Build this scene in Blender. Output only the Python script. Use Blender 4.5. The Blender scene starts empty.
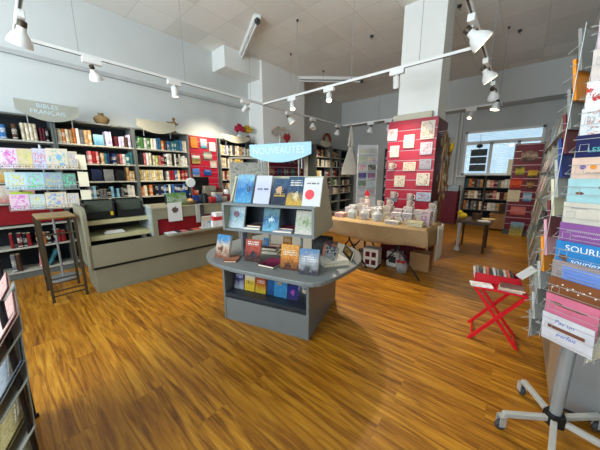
import bpy, bmesh, math, random
from mathutils import Vector, Matrix, Euler
random.seed(7)
sc = bpy.context.scene
COL = sc.collection
R = math.radians
PI = math.pi

def lin(c):
    out = []
    for v in c[:3]:
        v = v / 255.0
        out.append(v / 12.92 if v <= 0.04045 else ((v + 0.055) / 1.055) ** 2.4)
    return tuple(out) + (1.0,)

# ------------------------------------------------------------------ camera
CAM_H = 1.45
cam_data = bpy.data.cameras.new('camera')
cam_data.sensor_fit = 'HORIZONTAL'
cam_data.sensor_width = 36.0
cam_data.lens = 256.3 / 600.0 * 36.0
cam_data.clip_start = 0.05
cam = bpy.data.objects.new('camera', cam_data)
COL.objects.link(cam)
cam.location = (0, 0, CAM_H)
cam.rotation_euler = (R(90 - 10.9), 0, R(40.58))
sc.camera = cam

# ------------------------------------------------------------------ world, lights, exposure
sc.view_settings.view_transform = 'Standard'
sc.view_settings.look = 'None'
sc.view_settings.exposure = 0.42
sc.view_settings.gamma = 1.0
sc.view_settings.use_curve_mapping = False
world = bpy.data.worlds.new('sky')
sc.world = world
world.use_nodes = True
bg = world.node_tree.nodes['Background']
bg.inputs['Color'].default_value = (0.55, 0.80, 1.0, 1)
bg.inputs['Strength'].default_value = 0.85
SPOT_GAIN = 1.9

def area(name, loc, rot, sx, sy, power, color):
    d = bpy.data.lights.new(name, 'AREA')
    d.shape = 'RECTANGLE'; d.size = sx; d.size_y = sy
    d.energy = power; d.color = color
    o = bpy.data.objects.new(name, d); COL.objects.link(o)
    o.location = loc; o.rotation_euler = rot
    return o
# daylight through the two shop windows of the street wall behind the camera
area('shop_window_daylight', (-2.65, -2.75, 2.5), (R(114), 0, 0), 3.2, 2.5, 235, (0.80, 0.91, 1.0))
area('shop_door_daylight', (-0.15, -2.75, 1.95), (R(108), 0, 0), 1.2, 3.5, 40, (0.80, 0.91, 1.0))
area('back_window_daylight', (-0.6, 9.75, 2.1), (R(90), 0, R(180)), 1.7, 1.2, 8, (0.75, 0.9, 1.0))

# ------------------------------------------------------------------ mesh helper
class MB:
    def __init__(self):
        self.v = []; self.f = []; self.m = []
    def add(self, verts, faces, m=0, M=None):
        b = len(self.v)
        for p in verts:
            p = Vector(p)
            self.v.append(tuple(M @ p) if M is not None else tuple(p))
        for f in faces:
            self.f.append([b + i for i in f]); self.m.append(m)
        return self
    def box(self, x0, y0, z0, x1, y1, z1, m=0, M=None):
        vs = [(x0,y0,z0),(x1,y0,z0),(x1,y1,z0),(x0,y1,z0),(x0,y0,z1),(x1,y0,z1),(x1,y1,z1),(x0,y1,z1)]
        fs = [(3,2,1,0),(4,5,6,7),(0,1,5,4),(1,2,6,5),(2,3,7,6),(3,0,4,7)]
        return self.add(vs, fs, m, M)
    def prism(self, poly, axis, a, b, m=0, M=None):
        n = len(poly)
        def P(p, t):
            if axis == 'x': return (t, p[0], p[1])
            if axis == 'y': return (p[0], t, p[1])
            return (p[0], p[1], t)
        vs = [P(p, a) for p in poly] + [P(p, b) for p in poly]
        fs = [tuple(range(n))[::-1], tuple(range(n, 2*n))]
        fs += [(i, (i+1) % n, n + (i+1) % n, n + i) for i in range(n)]
        return self.add(vs, fs, m, M)
    def tube(self, pts, r, n=8, m=0, M=None, cap=True):
        pts = [Vector(p) for p in pts]
        rs = r if isinstance(r, (list, tuple)) else [r] * len(pts)
        vs = []; fs = []
        up = None
        for i, p in enumerate(pts):
            if i == 0: t = pts[1] - p
            elif i == len(pts) - 1: t = p - pts[i-1]
            else: t = (pts[i+1] - p).normalized() + (p - pts[i-1]).normalized()
            t = t.normalized()
            if up is None:
                up = t.orthogonal().normalized()
            else:
                up = (up - t * up.dot(t))
                up = up.normalized() if up.length > 1e-6 else t.orthogonal().normalized()
            s = t.cross(up)
            for k in range(n):
                a = 2 * PI * k / n
                vs.append(p + (up * math.cos(a) + s * math.sin(a)) * rs[i])
        for i in range(len(pts) - 1):
            for k in range(n):
                fs.append((i*n + k, i*n + (k+1) % n, (i+1)*n + (k+1) % n, (i+1)*n + k))
        if cap:
            fs.append(tuple(range(n))[::-1]); fs.append(tuple(range((len(pts)-1)*n, len(pts)*n)))
        return self.add(vs, fs, m, M)
    def lathe(self, prof, n=16, m=0, M=None, c=(0, 0, 0)):
        vs = []; fs = []
        for r, z in prof:
            for k in range(n):
                a = 2 * PI * k / n
                vs.append((c[0] + r * math.cos(a), c[1] + r * math.sin(a), c[2] + z))
        for i in range(len(prof) - 1):
            for k in range(n):
                fs.append((i*n + k, i*n + (k+1) % n, (i+1)*n + (k+1) % n, (i+1)*n + k))
        if prof[0][0] > 1e-4: fs.append(tuple(range(n))[::-1])
        if prof[-1][0] > 1e-4: fs.append(tuple(range((len(prof)-1)*n, len(prof)*n)))
        return self.add(vs, fs, m, M)
    def ball(self, c, rx, ry, rz, n=12, k=8, m=0, M=None):
        prof = [(math.sin(PI*i/k), -math.cos(PI*i/k)) for i in range(k+1)]
        T = Matrix.Translation(c) @ Matrix.Diagonal((rx, ry, rz, 1))
        if M is not None: T = M @ T
        return self.lathe([(max(r, 1e-5), z) for r, z in prof], n, m, T)
    def grid(self, fn, nu, nv, m=0):
        vs = [fn(i/nu, j/nv) for j in range(nv+1) for i in range(nu+1)]
        fs = [(j*(nu+1)+i, j*(nu+1)+i+1, (j+1)*(nu+1)+i+1, (j+1)*(nu+1)+i) for j in range(nv) for i in range(nu)]
        return self.add(vs, fs, m)
    def mesh(self, name, mats, smooth=False):
        me = bpy.data.meshes.new(name)
        me.from_pydata(self.v, [], self.f)
        if not isinstance(mats, (list, tuple)): mats = [mats]
        for mt in mats: me.materials.append(mt)
        for p, mi in zip(me.polygons, self.m):
            p.material_index = mi
        bm = bmesh.new(); bm.from_mesh(me)
        bmesh.ops.remove_doubles(bm, verts=bm.verts, dist=1e-6)
        bmesh.ops.recalc_face_normals(bm, faces=bm.faces)
        if smooth:
            for f in bm.faces: f.smooth = True
            for e in bm.edges:
                if len(e.link_faces) == 2 and e.calc_face_angle(0) > R(38): e.smooth = False
        bm.to_mesh(me); bm.free()
        return me

def obj(name, mb, mats, parent=None, loc=(0,0,0), rot=(0,0,0), smooth=False, bev=0):
    o = bpy.data.objects.new(name, mb.mesh(name, mats, smooth) if isinstance(mb, MB) else mb)
    COL.objects.link(o)
    o.location = loc; o.rotation_euler = rot
    if parent is not None: o.parent = parent
    if bev:
        md = o.modifiers.new('bevel', 'BEVEL'); md.width = bev; md.segments = 2; md.limit_method = 'ANGLE'; md.angle_limit = R(40)
    return o
def tag(o, label=None, cat=None, group=None, kind=None):
    if label: o['label'] = label
    if cat: o['category'] = cat
    if group: o['group'] = group
    if kind: o['kind'] = kind
    return o
def thing(name, label, cat, loc=(0,0,0), rz=0, group=None):
    o = bpy.data.objects.new(name, None); COL.objects.link(o)
    o.location = loc; o.rotation_euler = (0, 0, rz); o.empty_display_size = 0.1
    return tag(o, label, cat, group)
def struct(name, mb, mats, parent=None, **k):
    o = obj(name, mb, mats, parent, **k); o['kind'] = 'structure'; return o
def dup(root, loc, rot, label=None, group=None, cat=None):
    r = root.copy(); COL.objects.link(r); r.location = loc; r.rotation_euler = rot
    if label: r['label'] = label
    if group: r['group'] = group
    if cat: r['category'] = cat
    for ch in list(root.children):
        c = ch.copy(); COL.objects.link(c); c.parent = r
        for g in list(ch.children):
            d = g.copy(); COL.objects.link(d); d.parent = c
    return r
def lettering(s, size, mat, parent, loc, rot=(R(90), 0, 0), align='CENTER', sx=1.0, shear=0):
    c = bpy.data.curves.new('lettering', 'FONT'); c.body = s; c.size = size
    c.align_x = align; c.align_y = 'CENTER'; c.extrude = 0.0004; c.shear = shear; c.resolution_u = 3
    c.materials.append(mat)
    tmp = bpy.data.objects.new('lettering_curve', c); COL.objects.link(tmp)
    bpy.context.view_layer.update()
    me = bpy.data.meshes.new_from_object(tmp.evaluated_get(bpy.context.evaluated_depsgraph_get()))
    bpy.data.objects.remove(tmp); bpy.data.curves.remove(c)
    o = bpy.data.objects.new('lettering', me); COL.objects.link(o)
    o.location = loc; o.rotation_euler = rot; o.scale = (sx, 1, 1); o.parent = parent
    return o

# ------------------------------------------------------------------ materials
class NT:
    def __init__(self, name):
        self.mat = bpy.data.materials.new(name); self.mat.use_nodes = True
        self.t = self.mat.node_tree; self.n = self.t.nodes; self.b = self.n['Principled BSDF']
    def node(self, kind, **k):
        x = self.n.new(kind)
        for a, v in k.items(): setattr(x, a, v)
        return x
    def link(self, a, b): self.t.links.new(a, b)
    def put(self, sock, v):
        if hasattr(v, 'links') or isinstance(v, bpy.types.NodeSocket): self.link(v, sock)
        elif isinstance(v, (tuple, list)) and len(v) == 3 and sock.type == 'RGBA': sock.default_value = tuple(v) + (1,)
        else: sock.default_value = v
    def math(self, op, a, b=0.0, c=None):
        x = self.node('ShaderNodeMath', operation=op)
        self.put(x.inputs[0], a); self.put(x.inputs[1], b)
        if c is not None: self.put(x.inputs[2], c)
        return x.outputs[0]
    def mix(self, f, a, b, mode='MIX'):
        x = self.node('ShaderNodeMix', data_type='RGBA', blend_type=mode)
        self.put(x.inputs[0], f); self.put(x.inputs[6], a); self.put(x.inputs[7], b)
        return x.outputs[2]
    def noise(self, vec, scale, detail=2.0, rough=0.5, dist=0.0, w=None):
        x = self.node('ShaderNodeTexNoise')
        if w is not None:
            x.noise_dimensions = '4D'; self.put(x.inputs['W'], w)
        if vec is not None: self.link(vec, x.inputs['Vector'])
        x.inputs['Scale'].default_value = scale; x.inputs['Detail'].default_value = detail
        x.inputs['Roughness'].default_value = rough; x.inputs['Distortion'].default_value = dist
        return x.outputs['Fac']
    def coord(self, kind='Object'):
        return self.node('ShaderNodeTexCoord').outputs[kind]
    def mapping(self, vec, scale=(1,1,1), loc=(0,0,0), rot=(0,0,0)):
        x = self.node('ShaderNodeMapping'); self.link(vec, x.inputs[0])
        x.inputs['Scale'].default_value = scale; x.inputs['Location'].default_value = loc; x.inputs['Rotation'].default_value = rot
        return x.outputs[0]
    def ramp(self, f, stops, interp='LINEAR'):
        x = self.node('ShaderNodeValToRGB'); r = x.color_ramp; r.interpolation = interp
        while len(r.elements) < len(stops): r.elements.new(0.5)
        for e, (p, c) in zip(r.elements, stops): e.position = p; e.color = tuple(c)[:3] + (1,)
        self.link(f, x.inputs[0]); return x.outputs[0]
    def sep(self, vec):
        x = self.node('ShaderNodeSeparateXYZ'); self.link(vec, x.inputs[0]); return x.outputs
    def band(self, v, a, b):
        return self.math('MULTIPLY', self.math('GREATER_THAN', v, a), self.math('LESS_THAN', v, b))
    def set(self, color=None, rough=None, metal=None, spec=None):
        if color is not None: self.put(self.b.inputs['Base Color'], color)
        if rough is not None: self.put(self.b.inputs['Roughness'], rough)
        if metal is not None: self.put(self.b.inputs['Metallic'], metal)
        if spec is not None: self.put(self.b.inputs['Specular IOR Level'], spec)
        return self.mat

def plain(name, rgb, rough=0.5, metal=0.0, vary=0.06, scale=6.0, spec=0.3):
    t = NT(name); c = lin(rgb)
    f = t.noise(t.coord('Object'), scale, 3.0)
    lo = tuple(max(0, v * (1 - vary)) for v in c[:3]); hi = tuple(min(1, v * (1 + vary)) for v in c[:3])
    return t.set(t.ramp(f, [(0.3, lo), (0.7, hi)]), rough, metal, spec)
def glow(name, rgb, strength):
    t = NT(name); t.set(lin(rgb), 0.4)
    t.b.inputs['Emission Color'].default_value = lin(rgb); t.b.inputs['Emission Strength'].default_value = strength
    return t.mat
def glass(name, alpha=0.18, rgb=(215, 230, 235), rough=0.05):
    t = NT(name); t.set(lin(rgb), rough); t.b.inputs['Alpha'].default_value = alpha
    return t.mat

def floor_mat():
    t = NT('golden_wood_laminate'); co = t.coord('Object')
    br = t.node('ShaderNodeTexBrick'); t.link(co, br.inputs['Vector'])
    br.offset = 0.37; br.squash = 1.0
    br.inputs['Color1'].default_value = (0, 0, 0, 1); br.inputs['Color2'].default_value = (1, 1, 1, 1)
    br.inputs['Mortar'].default_value = (0.3, 0.3, 0.3, 1)
    br.inputs['Scale'].default_value = 1.0; br.inputs['Mortar Size'].default_value = 0.0012
    br.inputs['Brick Width'].default_value = 1.28; br.inputs['Row Height'].default_value = 0.19
    pl = t.sep(br.outputs['Color'])[0]
    shift = t.node('ShaderNodeCombineXYZ'); t.link(t.math('MULTIPLY', pl, 17.0), shift.inputs[0]); t.link(t.math('MULTIPLY', pl, 9.0), shift.inputs[2])
    va = t.node('ShaderNodeVectorMath', operation='ADD'); t.link(co, va.inputs[0]); t.link(shift.outputs[0], va.inputs[1])
    g1 = t.noise(t.mapping(va.outputs[0], (1.1, 15, 1)), 1.6, 6, 0.6, 1.1)
    g2 = t.noise(t.mapping(va.outputs[0], (1.4, 46, 1)), 2.0, 5, 0.65, 0.6)
    g3 = t.noise(t.mapping(va.outputs[0], (1.0, 5, 1)), 1.7, 3, 0.5, 0.5)
    base = t.ramp(g1, [(0.28, lin((84, 48, 8))), (0.42, lin((146, 98, 24))), (0.56, lin((188, 138, 42))), (0.74, lin((212, 170, 74)))])
    base = t.mix(t.math('MULTIPLY', t.ramp(g2, [(0.54, (0, 0, 0)), (0.70, (1, 1, 1))]), 0.55), base, lin((84, 48, 12)))
    base = t.mix(t.math('MULTIPLY', t.ramp(g3, [(0.52, (0, 0, 0)), (0.75, (1, 1, 1))]), 0.45), base, lin((140, 88, 24)))
    base = t.mix(t.math('MULTIPLY', pl, 0.34), base, lin((128, 82, 20)))
    base = t.mix(t.math('MULTIPLY', t.math('GREATER_THAN', br.outputs['Fac'], 0.5), 0.4), base, lin((90, 55, 20)))
    base = t.mix(1.0, base, (0.95, 0.81, 0.56), 'MULTIPLY')
    bump = t.node('ShaderNodeBump'); bump.inputs['Strength'].default_value = 0.08; t.link(g2, bump.inputs['Height'])
    t.link(bump.outputs[0], t.b.inputs['Normal'])
    return t.set(base, t.ramp(g2, [(0.3, (0.30,)*3), (0.7, (0.42,)*3)]), 0, 0.4)
def ceiling_mat():
    t = NT('acoustic_ceiling_tile'); co = t.coord('Object')
    br = t.node('ShaderNodeTexBrick'); t.link(co, br.inputs['Vector'])
    br.offset = 0.0
    br.inputs['Color1'].default_value = lin((222, 220, 212)); br.inputs['Color2'].default_value = lin((240, 238, 231))
    br.inputs['Mortar'].default_value = lin((212, 209, 200))
    br.inputs['Scale'].default_value = 1.0; br.inputs['Mortar Size'].default_value = 0.006
    br.inputs['Brick Width'].default_value = 0.62; br.inputs['Row Height'].default_value = 0.62
    f = t.noise(co, 1.3, 3)
    c = t.mix(t.math('MULTIPLY', f, 0.18), br.outputs['Color'], lin((208, 204, 192)))
    return t.set(c, 0.9)
def spine_mat():
    t = NT('printed_book_cover'); oi = t.node('ShaderNodeObjectInfo'); g = t.sep(t.coord('Generated'))
    col = oi.outputs['Color']; rnd = oi.outputs['Random']
    z = g[2]
    light = t.mix(0.75, col, (0.9, 0.86, 0.76)); dark = t.mix(0.65, col, (0.02, 0.02, 0.025))
    c2 = t.mix(t.math('GREATER_THAN', t.math('FRACT', t.math('MULTIPLY', rnd, 7.3)), 0.45), light, dark)
    lo = t.math('MULTIPLY_ADD', rnd, 0.2, 0.3)
    inband = t.band(z, lo, t.math('ADD', lo, 0.34))
    txt = t.noise(t.mapping(t.coord('Generated'), (3, 1, 30)), 1.0, 2, 0.6, 0, t.math('MULTIPLY', rnd, 60))
    f = t.math('MULTIPLY', inband, t.math('GREATER_THAN', txt, 0.5))
    c = t.mix(t.math('MULTIPLY', f, 0.85), col, c2)
    foot = t.band(z, 0.06, 0.13)
    c = t.mix(t.math('MULTIPLY', foot, 0.7), c, c2)
    return t.set(c, 0.55, 0, 0.15)
def art_mat(name, ground=None, noise_scale=5.0, muted=False):
    # printed card: pale ground with blots of two hues that vary from card to card
    t = NT(name); oi = t.node('ShaderNodeObjectInfo'); co = t.coord('Generated'); rnd = oi.outputs['Random']; g = t.sep(co)
    w = t.math('MULTIPLY', rnd, 90)
    n1 = t.noise(co, noise_scale * .7, 5, 0.65, 1.4, w); n2 = t.noise(co, noise_scale * 1.1, 5, 0.65, 1.2, t.math('ADD', w, 31))
    h1 = t.node('ShaderNodeHueSaturation'); h1.inputs['Color'].default_value = lin((205, 60, 70)); t.link(t.math('FRACT', t.math('MULTIPLY', rnd, 5.7)), h1.inputs['Hue'])
    h2 = t.node('ShaderNodeHueSaturation'); h2.inputs['Color'].default_value = lin((150, 175, 95)); t.link(t.math('FRACT', t.math('MULTIPLY', rnd, 3.1)), h2.inputs['Hue'])
    if muted:
        h1.inputs['Color'].default_value = lin((150, 84, 72)); h2.inputs['Color'].default_value = lin((112, 104, 92))
        for h, k in ((h1, 3.3), (h2, 7.7)):
            for l in list(h.inputs['Hue'].links): t.t.links.remove(l)
            t.link(t.math('MULTIPLY_ADD', t.math('FRACT', t.math('MULTIPLY', rnd, k)), .2, .4), h.inputs['Hue'])
    base = ground if ground is not None else t.mix(1.0, oi.outputs['Color'], (0.72, 0.72, 0.72), 'MULTIPLY')
    c = t.mix(t.math('MULTIPLY', t.math('GREATER_THAN', n1, 0.53), .8), base, h1.outputs[0])
    c = t.mix(t.math('MULTIPLY', t.math('GREATER_THAN', n2, 0.57), .75), c, h2.outputs[0])
    inside = t.math('MULTIPLY', t.band(g[0], 0.1, 0.9), t.band(g[2], 0.14, 0.92))
    c = t.mix(inside, base, c)
    txt = t.math('MULTIPLY', t.band(g[2], 0.06, 0.11), t.math('GREATER_THAN', t.noise(t.mapping(co, (26, 1, 4)), 1, 1), 0.47))
    c = t.mix(txt, c, lin((70, 60, 60)))
    return t.set(c, 0.5)
def cover(name, low, mid, top, seed, blob=None, title=None, titles=(0.68, 0.84), mixn=0.35, scale=3.0):
    t = NT(name); co = t.coord('Generated'); g = t.sep(co)
    n = t.noise(co, scale, 4, 0.6, 0.5, float(seed))
    v = t.math('ADD', g[2], t.math('MULTIPLY', t.math('SUBTRACT', n, 0.5), mixn * 3))
    c = t.ramp(v, [(0.12, lin(low)), (0.5, lin(mid)), (0.88, lin(top))])
    if blob:
        bc, bx, bz, br_ = blob
        dx = t.math('SUBTRACT', g[0], bx); dz = t.math('MULTIPLY', t.math('SUBTRACT', g[2], bz), 1.45)
        d = t.math('SQRT', t.math('ADD', t.math('MULTIPLY', dx, dx), t.math('MULTIPLY', dz, dz)))
        d = t.math('ADD', d, t.math('MULTIPLY', t.math('SUBTRACT', t.noise(co, scale * 2.2, 4, 0.6, 1.0, float(seed) + 7), 0.5), 0.75))
        c = t.mix(t.math('LESS_THAN', d, br_), c, lin(bc))
    if mixn > 0.12:
        dt = t.noise(co, scale * 3.5, 5, 0.7, 1.5, float(seed) + 13)
        c = t.mix(t.math('MULTIPLY', t.ramp(dt, [(0.50, (0, 0, 0)), (0.62, (1, 1, 1))]), .55), c, lin(tuple(v * .3 for v in low)))
        c = t.mix(t.math('MULTIPLY', t.ramp(dt, [(0.30, (1, 1, 1)), (0.44, (0, 0, 0))]), .5), c, lin(tuple(min(255, v * .5 + 130) for v in top)))
    if title:
        a, b = titles
        tn = t.noise(t.mapping(co, (17, 1, 3)), 1.0, 1, 0.5, 0, float(seed) + 3)
        f = t.math('MULTIPLY', t.math('MULTIPLY', t.band(g[2], a, b), t.band(g[0], 0.14, 0.86)), t.math('GREATER_THAN', tn, 0.45))
        gap = t.math('GREATER_THAN', t.math('FRACT', t.math('MULTIPLY', g[2], 11.0)), 0.42)
        c = t.mix(t.math('MULTIPLY', f, gap), c, lin(title))
    c = t.mix(1.0, c, (0.66, 0.66, 0.66), 'MULTIPLY')
    return t.set(c, 0.5, 0, 0.15)

M = {}
M['floor'] = floor_mat(); M['ceiling'] = ceiling_mat()
M['wall'] = plain('off_white_plaster', (200, 203, 200), 0.85, vary=0.03, scale=2)
M['wall_daylit'] = plain('daylit_plaster', (234, 235, 230), 0.85, vary=0.02, scale=2)  # paler copy of the wall plaster, window daylight painted into its colour
M['rail'] = plain('grey_picture_rail', (176, 178, 176), 0.6)
M['grey_frame'] = plain('grey_green_shelving_metal', (98, 102, 98), 0.5)
M['case_back'] = plain('dark_slate_shelving_back', (30, 34, 40), 0.7)
M['shelf_pale'] = plain('pale_shelf_board', (176, 174, 160), 0.5)
M['shelf_dark'] = plain('dark_shelf_board', (66, 70, 74), 0.55)
M['counter'] = plain('khaki_grey_laminate', (134, 130, 108), 0.45, vary=0.03)
M['counter_lip'] = plain('cream_khaki_lip', (184, 180, 138), 0.45)
M['dark_recess'] = plain('dark_recess_laminate', (50, 48, 40), 0.6)  # dark tone shared by the counter's recess and display back
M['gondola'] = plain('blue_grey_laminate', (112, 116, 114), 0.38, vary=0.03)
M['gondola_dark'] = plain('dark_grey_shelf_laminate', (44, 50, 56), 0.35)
M['gondola_side'] = plain('cream_grey_laminate', (166, 162, 138), 0.45, vary=0.03)
M['red_slat'] = plain('crimson_slatwall', (158, 22, 46), 0.4)
M['red_dark'] = plain('dark_red_panel', (130, 14, 24), 0.45)
M['maroon'] = plain('maroon_panel', (92, 16, 34), 0.5)
M['groove'] = plain('pale_metal_groove', (196, 168, 166), 0.4, 0.2)
M['white'] = plain('white_lacquer', (232, 232, 228), 0.4, vary=0.02)
M['leg_grey'] = plain('grey_leg_paint', (172, 170, 162), 0.4)
M['paper'] = plain('white_paper', (222, 220, 212), 0.7, vary=0.02)
M['cream'] = plain('cream_paper', (232, 222, 192), 0.7, vary=0.04)
M['pages'] = plain('cream_book_pages', (226, 214, 186), 0.8, vary=0.08, scale=40)
M['black'] = plain('black_plastic', (26, 27, 28), 0.4)
M['darkgrey'] = plain('dark_grey_plastic', (58, 60, 62), 0.5)
M['greymetal'] = plain('grey_painted_metal', (150, 152, 152), 0.35, 0.3)
M['chrome'] = plain('pale_chromed_wire', (176, 178, 174), 0.4, 0.4)
M['blackwire'] = plain('black_wire', (28, 28, 30), 0.4, 0.3)
M['bronze'] = plain('bronze_brown_metal', (72, 62, 46), 0.4, 0.3)
M['gold'] = plain('golden_varnished_wood', (140, 112, 66), 0.4)
M['wood_dark'] = plain('dark_stained_wood', (74, 52, 34), 0.5, vary=0.2)
M['wood_mid'] = plain('mid_brown_wood', (140, 98, 52), 0.5, vary=0.2)
M['burlap'] = plain('burlap_cloth', (160, 134, 98), 0.95, vary=0.1, scale=60, spec=0.1)
M['white_cloth'] = plain('white_cotton_cloth', (206, 200, 186), 0.9, vary=0.05, spec=0.1)
M['grey_cloth'] = plain('pale_blue_grey_cloth', (196, 198, 200), 0.9, vary=0.05, spec=0.1)
M['red_paint'] = plain('bright_red_paint', (206, 24, 36), 0.35)
M['red_plastic'] = plain('red_plastic', (190, 28, 40), 0.35)
M['sign_blue'] = plain('pale_blue_sign', (140, 178, 196), 0.4, vary=0.03)
M['sign_ivory'] = plain('ivory_sign', (190, 184, 162), 0.5, vary=0.03)
M['sign_letter'] = plain('white_sign_lettering', (190, 212, 220), 0.5)
M['acrylic'] = glass('clear_acrylic', 0.22)
M['cello'] = glass('clear_cellophane', 0.3, (235, 238, 240), 0.15)
M['glass'] = glass('window_glass', 0.12)
M['pocket'] = plain('grey_pocket_plastic', (140, 140, 130), 0.4)
M['lit'] = glow('lit_lamp', (255, 238, 200), 9.0)
M['unlit'] = plain('frosted_lamp', (214, 206, 170), 0.4)
M['tube_lamp'] = plain('fluorescent_tube', (236, 236, 232), 0.3)
M['spine'] = spine_mat()
M['art'] = art_mat('printed_card')
M['floral'] = art_mat('floral_print', noise_scale=6.0, muted=True)
M['brown_print'] = plain('brown_kraft', (170, 130, 86), 0.8)
M['orange'] = plain('orange_card', (228, 142, 40), 0.5)
M['text_dark'] = plain('dark_print', (52, 50, 66), 0.6)
M['text_blue'] = plain('blue_print', (70, 100, 190), 0.6)
M['text_teal'] = plain('teal_print', (90, 190, 190), 0.6)
M['text_white'] = plain('white_print', (240, 240, 236), 0.6)
M['text_brown'] = plain('brown_print', (116, 72, 52), 0.6)
M['brick_red'] = plain('dried_red_flowers', (166, 40, 66), 0.9, vary=0.4, scale=60)
M['brick_yellow'] = plain('dried_yellow_flowers', (196, 158, 44), 0.9, vary=0.4, scale=60)
M['leaf'] = plain('leaf_green', (80, 110, 50), 0.8, vary=0.3)
M['yellow'] = plain('yellow_plush', (226, 190, 44), 0.9)
M['wicker'] = plain('woven_wicker', (112, 92, 62), 0.9, vary=0.4, scale=80)
M['blind'] = plain('white_blind_slat', (226, 234, 238), 0.6)

ORD = ['first','second','third','fourth','fifth','sixth','seventh','eighth','ninth','tenth','eleventh','twelfth','thirteenth','fourteenth','fifteenth','sixteenth','seventeenth','eighteenth','nineteenth','twentieth','twenty-first','twenty-second','twenty-third','twenty-fourth','twenty-fifth','twenty-sixth','twenty-seventh','twenty-eighth']
PAL = {'red':(158,36,38),'navy':(34,46,92),'cream':(226,212,180),'white':(228,226,218),'black':(30,30,32),'brown':(92,60,42),'green':(72,122,64),'lime green':(168,192,64),
 'orange':(222,126,58),'yellow':(228,196,92),'blue':(62,116,176),'grey':(122,122,126),'pink':(220,124,124),'maroon':(92,26,36),'teal':(52,112,122),'tan':(190,152,104),'sky blue':(140,196,222),'lilac':(200,190,216)}

# ------------------------------------------------------------------ room shell
XL, XR, YF, YB, ZC = -5.6, 0.78, -2.6, 9.6, 4.15
struct('floor', MB().box(XL-.2, YF-.2, -.1, XR+.2, YB+.2, 0), M['floor'])
struct('ceiling', MB().box(XL-.2, YF-.2, ZC, XR+.2, YB+.2, ZC+.12), M['ceiling'])
struct('wall_left', MB().box(XL-.2, YF-.2, 0, XL, YB+.2, ZC), M['wall'])
struct('wall_right', MB().box(XR, YF-.2, 0, XR+.2, YB+.2, ZC), M['wall'])
WX0, WX1, WZ0, WZ1 = -1.50, 0.30, 1.46, 2.76
mb = MB()
mb.box(XL, YB, 0, WX0, YB+.2, ZC).box(WX1, YB, 0, XR, YB+.2, ZC).box(WX0, YB, 0, WX1, YB+.2, WZ0).box(WX0, YB, WZ1, WX1, YB+.2, ZC)
struct('wall_back', mb, M['wall'])
mb = MB()   # street wall behind the camera with its shop window and door openings
mb.box(XL, YF-.2, 0, -4.3, YF, ZC).box(-1.0, YF-.2, 0, -.8, YF, ZC).box(.5, YF-.2, 0, XR, YF, ZC)
mb.box(-4.3, YF-.2, 0, -1.0, YF, 1.2).box(-4.3, YF-.2, 3.8, .5, YF, ZC)
struct('wall_front', mb, M['wall'])
struct('trim_1', MB().box(XL, YF, 3.10, XL+.05, 4.5, 3.16), M['rail'])
struct('trim_2', MB().box(XL, 3.52, 3.74, -5.12, 4.5, ZC), M['wall_daylit'])
struct('trim_3', MB().box(XL, 4.5, 0, -5.06, 6.1, ZC), M['wall_daylit'])
struct('trim_4', MB().box(XL, 9.0, 3.35, XR, YB, ZC), M['wall'])
struct('pillar', MB().box(-1.80, 4.72, 0, -1.16, 5.22, ZC), M['wall_daylit'])
# back window
win = thing('window_1', None, None); win['kind'] = 'structure'
mb = MB(); f = .06
mb.box(WX0, YB-.04, WZ0, WX0+f, YB+.08, WZ1).box(WX1-f, YB-.04, WZ0, WX1, YB+.08, WZ1)
mb.box(WX0, YB-.04, WZ0, WX1, YB+.08, WZ0+f).box(WX0, YB-.04, WZ1-f, WX1, YB+.08, WZ1)
mb.box(WX0, YB-.045, 2.36, WX1, YB+.08, 2.46)
mb.box(-.86, YB-.045, WZ0, -.78, YB+.08, 2.40).box(-.24, YB-.045, WZ0, -.16, YB+.08, 2.40)
obj('window_frame', mb, M['white'], win)['kind'] = 'structure'
obj('pane', MB().box(WX0+.03, YB+.03, WZ0+.03, WX1-.03, YB+.036, WZ1-.03), M['glass'], win)
mb = MB()
for k in range(26):
    z = WZ0 + .04 + k * .049
    mb.box(WX0+.03, -.021, -.0012, WX1-.03, .021, .0012, 0, Matrix.Translation((0, YB+.12, z)) @ Matrix.Rotation(R(-22), 4, 'X'))
obj('blind_slat', mb, M['blind'], win)
struct('trim_5', MB().box(WX0-.1, YB-.16, WZ0-.05, WX1+.1, YB, WZ0-.005), M['white'])
p = thing('heating_pipe', 'pair of thin vertical heating pipes beside the back window', 'pipe', (-1.72, 9.5, 0))
for dx in (0, .1):
    obj('pipe', MB().tube([(dx, 0, 0), (dx, 0, 3.34)], .018, 8), M['white'], p, smooth=True)

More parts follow.
